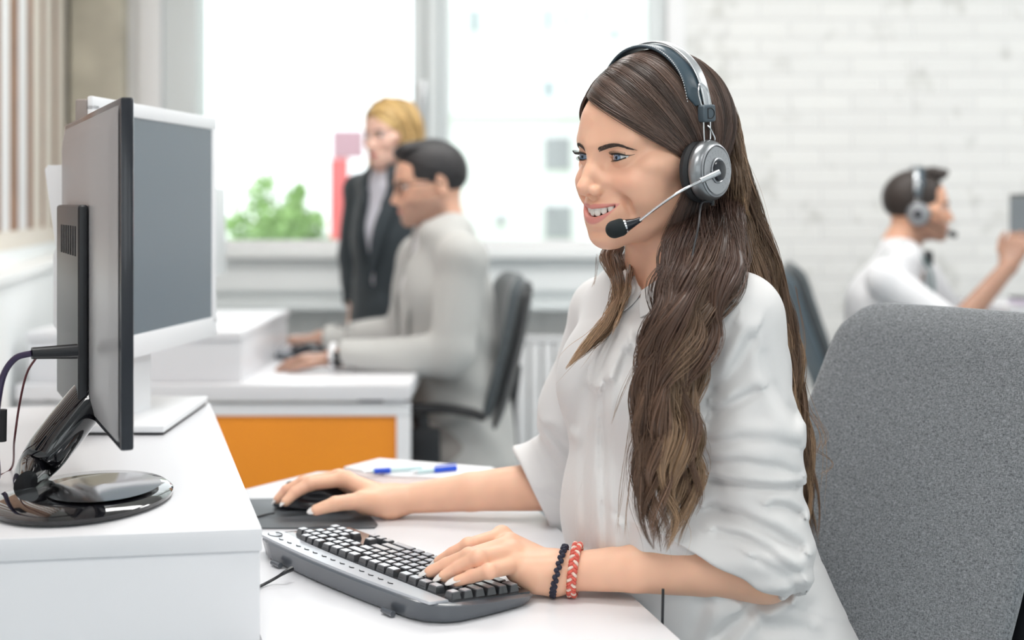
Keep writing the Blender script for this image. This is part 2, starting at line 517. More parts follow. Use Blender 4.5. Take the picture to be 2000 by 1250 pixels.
def lwx(y): return -1.23 - 0.2 * (y - 3.2)     # the left wall runs at a slight angle

b = MB().box((-1.6, -3.4, -0.06), (5.4, BY + 0.3, 0.0)); struct(b.obj('floor', M['floor']))
b = MB().box((-1.9, -3.4, 3.0), (5.4, BY + 0.3, 3.1)); struct(b.obj('ceiling', M['ceil']))
b = MB().box((5.2, -3.4, 0), (5.35, BY + 0.3, 3.0)); struct(b.obj('wall_right', M['wall']))
# unseen glazed wall, openings sized for soft frontal light: piers, parapet, panes
b = MB()
b.box((-1.6, -3.35, 0), (5.2, -3.2, 0.95)); b.box((-1.6, -3.35, 2.45), (5.2, -3.2, 3.0))
for x in (-1.6, 0.55, 2.7, 4.85): b.box((x, -3.36, 0.95), (x + 0.35, -3.19, 2.45))
struct(b.obj('wall_front', M['wall']))
for i, x in enumerate((-1.25, 0.9, 3.05)):
    w = struct(MB().box((x, -3.30, 0.95), (x + 0.05, -3.24, 2.45)).box((x + 1.75, -3.30, 0.95), (x + 1.8, -3.24, 2.45)).box((x, -3.30, 0.95), (x + 1.8, -3.24, 1.0)).box((x, -3.30, 2.40), (x + 1.8, -3.24, 2.45)).obj('window_%d' % (i + 3), M['frame_w']))
    MB().box((x + 0.05, -3.275, 1.0), (x + 1.75, -3.265, 2.40)).obj('pane', M['glass'], w)
# left wall: panelled lower part with a ledge, slatted upper part
xa, xb = 0.3, BY + 0.1
def lw_prism(o0, o1, y0, y1, z0, z1):     # o = distance behind the wall face
    return [(lwx(y0) + o0, y0), (lwx(y1) + o0, y1), (lwx(y1) + o1, y1), (lwx(y0) + o1, y0)], z0, z1
b = MB(); b.prism(*lw_prism(0.0, -0.3, 0.3, xb, 0, 1.005)); b.box((-0.95, -3.3, 0), (lwx(0.3), 0.3, 3.0))
b.prism(*lw_prism(-0.16, -0.3, 0.3, xb, 1.0, 3.0))
struct(b.obj('wall_left', M['wall']))
b = MB(); b.prism(*lw_prism(0.012, -0.13, 0.3, 5.27, 1.005, 1.03), bev=0.004); struct(b.obj('trim_1', M['ledge']))
b = MB(); b.prism(*lw_prism(-0.11, -0.16, 0.3, 5.27, 1.03, 1.065)); struct(b.obj('trim_2', M['wall']))
# slatted screen
sl = thing('slatted_screen', 'tall white vertical slats over brown boards on the left wall', 'slatted screen', (lwx(3.4) - 0.1, 3.4, 1.09))
b = MB(); b.prism(*lw_prism(-0.130, -0.155, 0.4, 5.36, 1.07, 2.9)); b.obj('backing_board', M['wood'], sl)
b = MB(); b.prism(*lw_prism(-0.115, -0.1295, 0.4, 5.27, 1.066, 1.12)); b.obj('bottom_rail', M['cream'], sl)
def wall_y(px, off):   # where the sight line through px meets the plane behind the left wall
    a = (px - CX) / FPX; return (-1.23 + 0.64 + off) / (a + 0.2)
for p0, p1 in ((-66, -52), (-34, -16), (2, 19), (36, 53), (64, 80), (86, 104), (110, 138)):
    y0 = wall_y(p0 + 2, -0.125); y1 = wall_y(p1, -0.125)
    b = MB(); b.prism(*lw_prism(-0.125, -0.1295, y0, min(y1, 5.36), 1.1205, 2.9), bev=0.001); b.obj('slat', M['cream'] if p0 > 60 else M['frame_w'], sl)
y0 = 2.74
while y0 > 0.5:
    b = MB(); b.prism(*lw_prism(-0.125, -0.1295, y0 - 0.06, y0, 1.1205, 2.9), bev=0.001); b.obj('slat', M['frame_w'], sl); y0 -= 0.13
# concrete column
x0, x1 = px2x(136, 5.28), px2x(238, 5.28)
b = MB().box((x0, 5.28, 0), (x1, 5.398, 3.0), bev=0.006); 
col = b.obj('concrete_column', M['concrete']); tag(col, 'raw beige concrete column at the left between slats and window', 'column')
# back wall: brick with two window openings
Z0, Z1 = 1.02, 2.75
G1 = (px2x(392), px2x(805)); G2 = (px2x(877), px2x(1268))
b = MB()
b.box((-1.9, BY, 0), (G1[0] - 0.06, BY + 0.25, 3.0)); b.box((px2x(1330), BY, 0), (5.2, BY + 0.25, 3.0))
b.box((G1[0] - 0.06, BY, 0), (px2x(1330), BY + 0.25, Z0 - 0.02)); b.box((G1[0] - 0.06, BY, Z1 + 0.05), (px2x(1330), BY + 0.25, 3.0))
struct(b.obj('wall_back', M['brick']))
# jambs and mullion
b = MB()
b.box((px2x(325), BY - 0.05, 1.03), (G1[0] - 0.004, BY + 0.12, Z1), bev=0.006)
b.box((G1[1], BY + 0.02, Z0), (G1[1] + 0.055, BY + 0.12, Z1), bev=0.006); b.box((G1[1] + 0.058, BY - 0.01, Z0), (G2[0] - 0.04, BY + 0.14, Z1), bev=0.006)
b.box((G2[0] - 0.037, BY + 0.02, Z0), (G2[0], BY + 0.12, Z1), bev=0.006)
b.box((G2[1], BY + 0.02, Z0), (G2[1] + 0.07, BY + 0.12, Z1), bev=0.006)
struct(b.obj('trim_3', M['frame']))
b = MB(); b.box((px2x(253), BY - 0.03, 0), (px2x(277), BY, 3.0)); b.box((px2x(279), BY - 0.07, 1.03), (px2x(323), BY, 3.0), bev=0.004)
b.box((G2[1] + 0.07, BY - 0.03, Z0), (px2x(1336), BY + 0.2, 3.0), bev=0.004)
struct(b.obj('trim_4', M['frame_w']))
for i, (g0, g1) in enumerate((G1, G2)):
    b = MB(); t = 0.035
    b.box((g0 - 0.01, BY + 0.04, Z0 - 0.02), (g1 + 0.01, BY + 0.1, Z0 + t)); b.box((g0 - 0.01, BY + 0.04, Z1), (g1 + 0.01, BY + 0.1, Z1 + 0.06))
    w = struct(b.obj('window_%d' % (i + 1), M['frame_w']))
    MB().box((g0, BY + 0.066, Z0 + t), (g1, BY + 0.072, Z1)).obj('pane', M['glass'], w)
    if i == 0:
        hx = px2x(825); b = MB()
        b.box((hx - 0.014, BY + 0.0, 1.60), (hx + 0.014, BY + 0.02, 1.70), bev=0.004); b.box((hx - 0.01, BY - 0.03, 1.52), (hx + 0.01, BY - 0.015, 1.66), bev=0.006)
        b.box((hx - 0.008, BY - 0.02, 1.63), (hx + 0.008, BY + 0.004, 1.655))
        b.obj('window_handle', M['silver'], w)
# sill shelf, boxed-in heating cover
b = MB().box((px2x(300), BY - 0.14, 0.985), (px2x(1345), BY + 0.03, 1.02), bev=0.006); struct(b.obj('trim_5', M['ledge']))
b = MB().box((px2x(290), BY - 0.10, 0.86), (px2x(1345), BY - 0.001, 0.98)); b.box((px2x(290), BY - 0.06, 0.80), (px2x(1345), BY - 0.001, 0.86)); struct(b.obj('trim_6', M['wall']))
b = MB().box((px2x(290), BY - 0.16, 0.785), (px2x(1345), BY - 0.001, 0.80), bev=0.004); struct(b.obj('trim_7', M['frame']))
b = MB().box((px2x(1336), BY - 0.02, 0), (5.2, BY - 0.001, 0.09), bev=0.004); struct(b.obj('baseboard_back', M['frame_w']))
# white wall radiator seen right of the man's chair
rd = thing('radiator', 'low white panel radiator on the back wall behind the office chair', 'radiator', (px2x(1060, 5.3), 5.3, 0.15))
b = MB()
for k in range(9): b.box((px2x(985, 5.3) + k * 0.05, 5.24, 0.14), (px2x(985, 5.3) + k * 0.05 + 0.042, 5.31, 0.66), bev=0.008)
b.obj('panel', M['frame_w'], rd); MB().box((px2x(985, 5.3) - 0.01, 5.235, 0.662), (px2x(985, 5.3) + 0.46, 5.315, 0.68), bev=0.003).obj('top_grille', M['frame_w'], rd)
MB().box((px2x(985, 5.3) + 0.1, 5.31, 0.3), (px2x(985, 5.3) + 0.35, 5.398, 0.34)).obj('bracket', M['frame_w'], rd)
# bodies of the added ceiling fill panels
M['diffuser'] = emit_mat('fill_diffuser', (1, 0.99, 0.97), 2.5)
for i, (lx, ly) in enumerate(FILL_PANELS):
    side = ['behind the photographer, left', 'above the front desk', 'over the middle of the room', 'behind the photographer, right', 'above the right aisle', 'above the right-hand desk', 'above the desk by the window'][i]
    t = thing('ceiling_fill_panel', 'added flat white fill panel on the ceiling ' + side, 'lamp', (lx, ly, 3.0), group='added ceiling fill panels')
    MB().box((-0.64, -0.34, -0.05), (-0.60, 0.34, 0), bev=0.004).box((0.60, -0.34, -0.05), (0.64, 0.34, 0), bev=0.004).box((-0.6, -0.34, -0.05), (0.6, -0.3, 0)).box((-0.6, 0.3, -0.05), (0.6, 0.34, 0)).obj('fill_frame', M['frame_w'], t, local=True)
    MB().box((-0.6, -0.3, -0.035), (0.6, 0.3, -0.02)).obj('diffuser', M['diffuser'], t, local=True)

# ------------------------------------------------------------------ outside
M['facade'] = mat('white_render_facade', (0.86, 0.87, 0.88), 0.8, noise=(0.3, 0.02))
M['far_win'] = mat('far_window_glass', (0.32, 0.38, 0.42), 0.3)
M['far_win2'] = mat('far_window_pale', (0.34, 0.34, 0.37), 0.4)
M['grass'] = mat('grass', (0.35, 0.45, 0.22), 0.9, noise=(0.6, 0.2))
b = MB().box((-40, 6.0, -4.2), (40, 80, -4.0)); g = b.obj('ground', M['grass']); g['kind'] = 'structure'
FY = 30.0
bd = thing('apartment_building', 'tall white building with small windows outside the right-hand window', 'building', (6, FY, -4))
b = MB().box((px2x(868, FY), FY, -4), (14, FY + 8, 16)); b.box((px2x(868, FY), FY - 0.3, 3.2), (14, FY, 3.35)); b.obj('wall', M['facade'], bd)
for (a, c, d, e, m_) in ((917, 937, 14, 66, 0), (1062, 1078, 2, 60, 0), (1100, 1112, -5, 58, 0), (1190, 1210, 54, 76, 0), (1060, 1083, 155, 195, 0), (1020, 1036, 165, 190, 1),
                         (1060, 1118, 265, 336, 1), (1060, 1120, 398, 470, 1), (967, 990, 415, 445, 1), (1140, 1152, -10, 50, 0), (915, 932, -90, -40, 0), (1200, 1230, 262, 336, 1)):
    pa = P(a, e, FY); pb = P(c, d, FY)
    f = MB().box((pa[0], FY - 0.06, pa[2]), (pb[0], FY + 0.05, pb[2]), bev=0.02).obj('window', M['frame_w'], bd)
    MB().box((pa[0] + 0.04, FY - 0.09, pa[2] + 0.04), (pb[0] - 0.04, FY - 0.05, pb[2] - 0.04)).obj('pane', M['far_win'] if m_ == 0 else M['far_win2'], f)
# low pale houses far left, pinkish red sign tower
b = MB().box((px2x(560, 22), 22, -4), (px2x(664, 22), 25, P(0, 462, 22)[2])); b.prism([(px2x(556, 22), 21.9), (px2x(668, 22), 21.9), (px2x(668, 22), 25.1), (px2x(556, 22), 25.1)], P(0, 462, 22)[2], P(0, 458, 22)[2])
tag(b.obj('low_building', M['facade']), 'low white flat-roofed building beyond the left window, right of the green tree', 'building')
M['red'] = mat('faded_red_paint', (0.80, 0.16, 0.17), 0.6, noise=(2, 0.08)); M['pink'] = mat('pale_pink_panel', (0.50, 0.30, 0.36), 0.6, noise=(2, 0.05))
tw = thing('sign_tower', 'tall pinkish red sign panel outside the left window behind the blonde woman', 'sign', (px2x(672, 14), 14, -4))
MB().box((px2x(644, 14), 14, -4), (px2x(676, 14), 14.25, P(0, 310, 14)[2])).obj('post', M['red'], tw)
MB().box((px2x(676, 14), 14.05, -4), (px2x(706, 14), 14.3, P(0, 352, 14)[2])).obj('lower_panel', M['red'], tw)
MB().box((px2x(648, 14), 14.0, P(0, 308, 14)[2]), (px2x(706, 14), 14.25, P(0, 254, 14)[2])).obj('top_panel', M['pink'], tw)

def leaf_cloud(name, blobs, n, size, mats, parent=None, seed=1):
    r = np.random.RandomState(seed); V = []; 
    w = np.array([b_[1] ** 2 for b_ in blobs]); w = w / w.sum()
    ch = r.choice(len(blobs), n, p=w)
    C_ = np.array([blobs[i][0] for i in ch]); R_ = np.array([blobs[i][1] for i in ch])
    d = r.randn(n, 3); d /= np.linalg.norm(d, axis=1)[:, None]
    pos = C_ + d * (R_ * (0.45 + 0.6 * r.rand(n)))[:, None]
    a = r.randn(n, 3); a /= np.linalg.norm(a, axis=1)[:, None]; bb = np.cross(a, r.randn(n, 3)); bb /= np.linalg.norm(bb, axis=1)[:, None]
    s = size * (0.6 + 0.8 * r.rand(n))[:, None]
    V = np.stack([pos - a * s, pos - bb * s * 0.5, pos + a * s, pos + bb * s * 0.5], 1).reshape(-1, 3)
    F = np.arange(4 * n).reshape(n, 4)
    return mesh_obj(name, V, F, mats, parent, smooth=False)
M['leaf'] = mat('pale_green_leaves', (0.36, 0.56, 0.22), 0.8, noise=(1.5, 0.3)); M['bark'] = mat('bark', (0.2, 0.14, 0.1), 0.9)
TY = 12.0
for i, (cx_, cy_, sc, lab) in enumerate(((500, 430, 1.0, 'bushy pale green tree filling the lower left of the left window'), (568, 425, 0.72, 'smaller pale green tree just right of the bushy tree outside the window'))):
    c = P(cx_, cy_, TY + i * 0.8)
    t = thing('tree', lab, 'tree', (c[0], c[1], -4), group='trees outside the window')
    bl = [((c[0] + dx * sc, c[1] + dy * sc, c[2] + dz * sc), r_ * sc) for dx, dy, dz, r_ in ((0, 0, -.1, .3), (-.25, .1, -.2, .24), (.22, -.1, -.1, .26), (.05, 0, .22, .17), (-.1, .1, -.5, .35), (.3, 0, -.5, .3), (.12, 0, .36, .09), (-.3, 0, -.55, .3), (0, .2, -.9, .4))]
    leaf_cloud('foliage', bl, 2600, 0.045, M['leaf'], t, seed=i + 3)
    MB().tube([(c[0], c[1], -4), (c[0] + .03, c[1], -2), (c[0], c[1], c[2])], [0.09, 0.06, 0.02], 8).obj('trunk', M['bark'], t)
# ------------------------------------------------------------------ workstations
# near riser (raised storage box along the left of the desk)
zc = 0.87; A0 = G(512, 1032, zc); A1 = G(410, 787, zc); L0 = G(0, 1050, zc)
A0 = A0[:2]; A1 = A1[:2]; L0 = L0[:2]
fd = (L0 - A0); fd /= np.linalg.norm(fd)
Lf = A0 + fd * 0.62; Lf = np.array([max(Lf[0], -0.79), Lf[1]])
Lb = A1 + fd * 0.42
rz = thing('desk_riser', 'long low white storage box along the desk carrying the black monitor', 'storage box', (A0[0], A0[1], 0), group=None)
def inset(pts, d):
    c = np.mean(pts, axis=0); return [tuple(np.array(p) + (c - p) / np.linalg.norm(c - p) * d) for p in pts]
poly = [A0, A1, Lb, Lf]
MB().prism([tuple(p) for p in poly], zc - 0.023, zc, bev=0.0015).obj('top_board', M['white_lam'], rz)
MB().prism(inset(poly, 0.004), 0.0, zc - 0.0235, bev=0.001).obj('body', M['white_lam'], rz)

# near desk
D0 = G(1330, 1250, .75)[:2]; D1 = G(958, 911, .75)[:2]
rd_ = (D0 - D1) / np.linalg.norm(D0 - D1)
Dn = D0 + rd_ * 0.25
B1 = G(619, 921, .75)[:2]; B0 = G(475, 925, .75)[:2]; B0 = B1 + (B0 - B1) * 1.8
off = (A1 - A0) / np.linalg.norm(A1 - A0)
dsk = thing('desk', 'white desk in front of the smiling woman, with the silver and black keyboard', 'desk', (D0[0], D0[1], 0))
poly = [tuple(Dn), tuple(D1), tuple(B1), (B0[0], B0[1]), tuple(A0 + off * 0.86 + np.array([-.02, 0])), tuple(A0 + off * 0.002 + np.array([0.0015, 0])), tuple(A0 - off * 0.18 + np.array([0.0015, 0]))]
poly = [tuple(Dn), tuple(D1), tuple(B1), tuple(A0 + off * 0.73 + np.array([0.0015, 0])), tuple(A0 + np.array([0.0015, 0]) + off * 0.002), tuple(A0 + np.array([0.0015, 0]) + np.array([0.01, -.17]))]
MB().prism(poly, 0.722, 0.75, bev=0.0015).obj('worktop', M['white_lam'], dsk)
for p in (D1 + np.array([-0.05, -0.06]), Dn + np.array([-0.09, 0.05]), B1 + np.array([0.02, -0.05]), A0 + np.array([0.06, -0.12])):
    MB().box((p[0] - 0.02, p[1] - 0.02, 0), (p[0] + 0.02, p[1] + 0.02, 0.7215), bev=0.003).obj('leg', M['white_plastic'], dsk)

# middle desk with orange panel
m0 = G(801, 752, .75)
mdk = thing('desk', 'white desk with an orange front panel where the man in the pale blazer types', 'desk', (m0[0], m0[1], 0))
mx0, my0 = m0[0], m0[1]
MB().box((-1.24, my0, 0.712), (mx0, my0 + 0.78, 0.75), bev=0.002).obj('worktop', M['white_lam'], mdk)
MB().box((-1.24, my0 + 0.02, 0.67), (mx0 - 0.002, my0 + 0.06, 0.70), bev=0.002).obj('rail', M['white_plastic'], mdk); MB().box((-1.24, my0 + 0.70, 0.67), (mx0 - 0.002, my0 + 0.74, 0.70), bev=0.002).obj('rail', M['white_plastic'], mdk)
for yy in (my0 + 0.02, my0 + 0.70):
    MB().box((mx0 - 0.036, yy, 0), (mx0 - 0.002, yy + 0.04, 0.669), bev=0.002).obj('leg', M['white_plastic'], mdk)
MB().box((mx0 - 0.07, my0 + 0.035, 0.70), (mx0 - 0.02, my0 + 0.73, 0.7115)).obj('spacer', M['white_plastic'], mdk); MB().box((-1.22, my0 + 0.035, 0.70), (-1.18, my0 + 0.73, 0.7115)).obj('spacer', M['white_plastic'], mdk)
MB().box((-1.205, my0 + 0.032, 0.02), (mx0 - 0.037, my0 + 0.05, 0.669), bev=0.001).obj('front_panel', M['orange'], mdk)
MB().box((-1.24, my0 + 0.02, 0), (-1.206, my0 + 0.06, 0.669), bev=0.002).obj('leg', M['white_plastic'], mdk)
q = G(472, 748, .75)
rz2 = thing('desk_riser', 'white storage box standing on the orange-panelled desk', 'storage box', (q[0], q[1], 0.7505))
MB().box((-1.225, q[1] + 0.01, 0.7505), (q[0] - 0.003, q[1] + 0.70, 0.857), bev=0.001).obj('body', M['white_lam'], rz2)
MB().box((-1.23, q[1], 0.8575), (q[0], q[1] + 0.72, 0.878), bev=0.001).obj('top_board', M['white_lam'], rz2)

# right-hand desk
r0 = np.array([1.60, 4.25])
rdk = thing('desk', 'white desk with an orange panel at the far right edge, mostly behind the grey chair', 'desk', (r0[0], r0[1], 0))
MB().box((1.28, 4.22, 0.712), (2.6, 4.95, 0.75), bev=0.002).obj('worktop', M['white_lam'], rdk)
MB().box((1.30, 4.25, 0.03), (1.585, 4.27, 0.70)).obj('front_panel', M['orange'], rdk)
MB().box((1.59, 4.235, 0), (1.70, 4.29, 0.7115), bev=0.002).obj('leg', M['white_plastic'], rdk)
MB().box((1.30, 4.88, 0), (1.36, 4.93, 0.7115), bev=0.002).obj('leg', M['white_plastic'], rdk)
MB().box((2.5, 4.24, 0), (2.56, 4.29, 0.7115), bev=0.002).obj('leg', M['white_plastic'], rdk)
MB().box((2.5, 4.88, 0), (2.56, 4.93, 0.7115), bev=0.002).obj('leg', M['white_plastic'], rdk)
rz3 = thing('desk_riser', 'white storage box on the far right desk, partly cut off by the picture edge', 'storage box', (1.62, 4.3, 0.7505))
MB().box((1.60, 4.28, 0.7505), (2.5, 4.75, 0.849), bev=0.001).obj('body', M['white_lam'], rz3)
MB().box((1.595, 4.27, 0.8495), (2.51, 4.76, 0.87), bev=0.001).obj('top_board', M['white_lam'], rz3)

# ------------------------------------------------------------------ office chairs (front of the chair is -Y in its own space)
M['grey_fabric'] = weave_mat('grey_woven_fabric', (0.055, 0.062, 0.07), (0.26, 0.275, 0.29), 900)
M['dark_fabric'] = weave_mat('dark_grey_fabric', (0.05, 0.06, 0.065), (0.10, 0.115, 0.125), 300)
def sup(n, w, t, e=0.6):
    a = np.arange(n) * 2 * PI / n
    return np.c_[w * np.sign(np.cos(a)) * np.abs(np.cos(a)) ** e, t * np.sign(np.sin(a)) * np.abs(np.sin(a)) ** e]
def chair(label, loc, rotz, fab, z_top=1.06, z_bot=0.56, wt=0.20, wb=0.21, lean=0.2, curve=0.5, corner=0.07, arms=True, shell=None, group=None):
    """backrest pad, shell behind it, seat, armrests, column and star base"""
    t = thing('office_chair', label, 'office chair', loc, rotz, group)
    H = z_top - z_bot
    def yc(s): return 0.21 + lean * H * s ** 1.3 + 0.02 * math.sin(s * PI)      # spine line
    def pad(y_off, th, grow, name, m, cut=0.0):
        rings = []; N = 34
        for i in range(N):
            s = i / (N - 1); s = 0.5 - 0.5 * math.cos(s * PI)
            w = wb + (wt - wb) * s + 0.02 * math.sin(s * PI) + grow
            d = min(s, 1 - s) * H; cr_ = corner
            if d < cr_: w = w - cr_ * (1 - math.sqrt(max(0, 1 - (1 - d / cr_) ** 2)))
            tt = th * (min(1, (d / 0.03)) ** 0.5 if d < 0.03 else 1); tt = max(tt, 0.001)
            o = sup(48, w, tt, 0.55)
            rings.append([(x, yc(s) + y_off + y - curve * x * x, z_bot - grow + (H + 2 * grow + cut) * s) for x, y in o])
        return MB().loft(rings).obj(name, m, t, local=True, angle=60)
    pad(0, 0.024, 0, 'backrest', fab)
    pad(0.031, 0.009, 0.006, 'back_shell', shell or M['black_plastic'], -0.03)
    # seat
    rings = []
    for i in range(20):
        s = 0.5 - 0.5 * math.cos(PI * i / 19); y = -0.26 + 0.48 * s; d = min(s, 1 - s) * 0.48
        w = 0.235 - (0.06 * (1 - math.sqrt(max(0, 1 - (1 - d / 0.07) ** 2))) if d < 0.07 else 0)
        tt = 0.035 * (min(1, (d / 0.03) + 0.02) ** 0.5 if d < 0.03 else 1)
        rings.append([(x, y, 0.455 + zz - 0.02 * max(0, 0.25 - s)) for x, zz in sup(40, w, max(tt, 0.002), 0.6)])
    MB().loft(rings).obj('seat', fab, t, local=True, angle=60)
    MB().box((-0.19, -0.2, 0.395), (0.19, 0.18, 0.418), bev=0.008).box((-0.05, 0.1, 0.38), (0.05, 0.2, 0.40), bev=0.004).obj('seat_pan', M['black_plastic'], t, local=True)
    MB().tube([(0, 0.1, 0.39), (0, 0.24, 0.40), (0, 0.30, 0.46), (0, 0.29, 0.60), (0, yc(.4) + 0.05, z_bot + .4 * H)], 0.022, 12, flat=((0, 1, 0), 0.5)).obj('back_support', M['black_plastic'], t, local=True)
    if arms:
        for s in (-1, 1):
            b = MB(); b.tube(catmull([(s * 0.20, 0.02, 0.405), (s * 0.27, 0.02, 0.42), (s * 0.285, 0.02, 0.50), (s * 0.285, 0.0, 0.635)], 16), 0.021, 12, flat=((1, 0, 0), 0.5))
            b.box((s * 0.285 - 0.016, -0.03, 0.50), (s * 0.285 + 0.016, 0.055, 0.60), bev=0.008)
            ar = b.obj('armrest', M['black_plastic'], t, local=True)
            b = MB(); b.tube(catmull([(s * 0.285, -0.13, 0.632), (s * 0.285, -0.09, 0.65), (s * 0.285, 0.05, 0.652), (s * 0.28, 0.13, 0.64), (s * 0.27, 0.17, 0.625)], 16), 0.032, 14, flat=((0, 0, 1), 0.42))
            b.obj('arm_pad', M['rubber'], ar, local=True)
    MB().lathe([(0.028, 0.10), (0.028, 0.25), (0.02, 0.252), (0.02, 0.385)], 20).obj('gas_column', M['black_plastic'], t, local=True)
    b = MB().lathe([(0.0, 0.06), (0.05, 0.06), (0.055, 0.075), (0.045, 0.11), (0.03, 0.115), (0, 0.115)], 24)
    for k in range(5):
        a = 2 * PI * k / 5 + 0.3
        b.tube([(0.03 * math.cos(a), 0.03 * math.sin(a), 0.09), (0.30 * math.cos(a), 0.30 * math.sin(a), 0.066)], [0.024, 0.014], 10)
    b.obj('star_base', M['black_plastic'], t, local=True)
    for k in range(5):
        a = 2 * PI * k / 5 + 0.3; c = np.array([0.295 * math.cos(a), 0.295 * math.sin(a), 0.027])
        Rm = np.array([[math.cos(a), 0, -math.sin(a)], [math.sin(a), 0, math.cos(a)], [0, 1, 0]])
        Mx = np.array([[0, 0, 1], [0, 1, 0], [-1, 0, 0]]); Rr = np.array([[math.cos(a + 1), -math.sin(a + 1), 0], [math.sin(a + 1), math.cos(a + 1), 0], [0, 0, 1]]) @ Mx
        b = MB().lathe([(0, -0.022), (0.022, -0.022), (0.027, -0.016), (0.027, 0.016), (0.022, 0.022), (0, 0.022)], 20, (Rr, c))
        b.tube([c + (0, 0, 0.01), c + (0, 0, 0.045)], 0.008, 8); b.obj('caster', M['black_plastic'], t, local=True)
    return t
# near chair: its top edge is measured from the picture
lat = unit(np.array([0.577, -0.816, 0]))[:2]; ct = np.array([0.585, 1.745]) + lat * -0.005; fwd = np.array([lat[1], -lat[0]])
rotn = math.atan2(lat[1], lat[0])     # local x -> lat, front (-y) -> rotated
back_off = 0.21 + 0.2 * 0.5
loc = ct + np.array([lat[1], -lat[0]]) * (0.44)
CH1 = chair('large grey woven fabric office chair in the right foreground, behind the smiling woman', (loc[0], loc[1], 0), rotn, M['grey_fabric'], z_top=1.065, z_bot=0.50, wt=0.168, wb=0.178, lean=0.42, curve=0.55, corner=0.055, arms=False)
# man's chair in the middle
c2 = P(975, 700, 3.86)
CH2 = chair('dark grey office chair under the seated man in the pale blazer', (c2[0] - 0.25, c2[1], 0), -PI / 2 + 0.14, M['dark_fabric'], z_top=1.0, z_bot=0.55, wt=0.19, wb=0.21, lean=0.22, curve=0.9, corner=0.06)
c3 = P(1625, 700, 4.45)
CH3 = chair('slate grey office chair behind the man with the headset at the right', (c3[0] + 0.20, c3[1], 0), PI / 2 - 0.15, M['dark_fabric'], z_top=1.005, z_bot=0.56, wt=0.19, wb=0.22, lean=0.30, curve=0.9, corner=0.06, shell=mat('slate_shell', (0.10, 0.14, 0.17), 0.45))

# ------------------------------------------------------------------ near monitor (seen from behind)
N0 = P(262, 400, 1.366)[:2]; F0 = P(146, 400, 1.85)[:2]
N0 = np.array([N0[0], N0[1]]); md = (F0 - N0); mw = np.linalg.norm(md); md /= mw; mn = np.array([-md[1], md[0]])   # mn points to the back (left)
if mn[0] > 0: mn = -mn
zt = 1.2 + 210 / FPX * 1.366; zb = 1.2 - 480 / FPX * 1.366
def mon_xy(u, n): p = N0 + md * u + mn * n; return p
def mon_pt(u, n, z): p = mon_xy(u, n); return (p[0], p[1], z)
mon = thing('monitor', 'black flat monitor with a grey shell and glossy round foot, nearest on the left', 'monitor', (mon_xy(mw / 2, 0.15)[0], mon_xy(mw / 2, 0.15)[1], zc))
def mbox(b, u0, u1, n0, n1, z0, z1, bev=0.003, seg=2):
    R = np.array([[md[0], mn[0], 0], [md[1], mn[1], 0], [0, 0, 1]])
    return b.box((u0, n0, z0), (u1, n1, z1), bev, seg, R, (N0[0], N0[1], 0))
b = MB(); mbox(b, 0, mw, 0, 0.0135, zb, zt, 0.003); b.obj('bezel', M['dark_gloss'], mon)
b = MB(); mbox(b, 0.018, mw - 0.018, -0.0012, 0.001, zb + 0.02, zt - 0.018, 0.0); b.obj('screen', M['screen'], mon)
# tapered grey shell
b = MB(); bm = bmesh.new(); n0, n1 = 0.0138, 0.0205
ins = 0.03
vs = []
for (u, z, n) in ((0.004, zb + 0.004, n0), (mw - 0.004, zb + 0.004, n0), (mw - 0.004, zt - 0.004, n0), (0.004, zt - 0.004, n0),
                  (ins, zb + ins, n1), (mw - ins, zb + ins, n1), (mw - ins, zt - ins, n1), (ins, zt - ins, n1)):
    vs.append(bm.verts.new(mon_pt(u, n, z)))
for f in ((0, 1, 2, 3), (4, 5, 6, 7), (0, 1, 5, 4), (1, 2, 6, 5), (2, 3, 7, 6), (3, 0, 4, 7)): bm.faces.new([vs[i] for i in f])
bmesh.ops.recalc_face_normals(bm, faces=bm.faces); bmesh.ops.bevel(bm, geom=bm.edges[:], offset=0.004, segments=2, affect='EDGES')
b.bm(bm); b.obj('back_shell', M['grey_shell'], mon)
b = MB(); mbox(b, 0.20, 0.44, 0.021, 0.033, 0.953, 1.200, 0.005, 3); hs = b.obj('electronics_housing', M['black_plastic'], mon)
b = MB()
for k in range(7): mbox(b, 0.22 + 0.025 * k, 0.232 + 0.025 * k, 0.0328, 0.0338, 1.14, 1.175, 0)
b.obj('vent_slots', M['rubber'], hs)
# neck and foot
fc = G(165, 962, zc + 0.01)
pts = catmull([P(188, 760, 1.57), P(165, 790, 1.565), P(108, 862, 1.545), P(66, 918, 1.53), G(50, 945, .889)], 20)
b = MB(); b.tube(pts, [0.030, 0.033, 0.034, 0.033, 0.026, 0.016], 24, flat=(tuple(mn) + (0.6,), 0.72)); b.obj('neck', M['black_gloss'], mon)
b = MB(); b.lathe([(0, 0.0), (0.090, 0.0), (0.095, 0.003), (0.0955, 0.007), (0.090, 0.011), (0.06, 0.014), (0.0, 0.0155)], 64)
b.xf(np.diag([0.98, 1.32, 1.0]), (fc[0], fc[1], zc + 0.0005)); b.obj('foot', M['black_gloss'], mon)
b = MB(); b.lathe([(0, 0.0145), (0.05, 0.0135), (0.052, 0.0145), (0.03, 0.017), (0, 0.018)], 48); b.xf(np.diag([1.15, 1.5, 1.0]), (fc[0] + .022, fc[1], zc + 0.002)); b.obj('foot_plate', M['chrome'], mon)
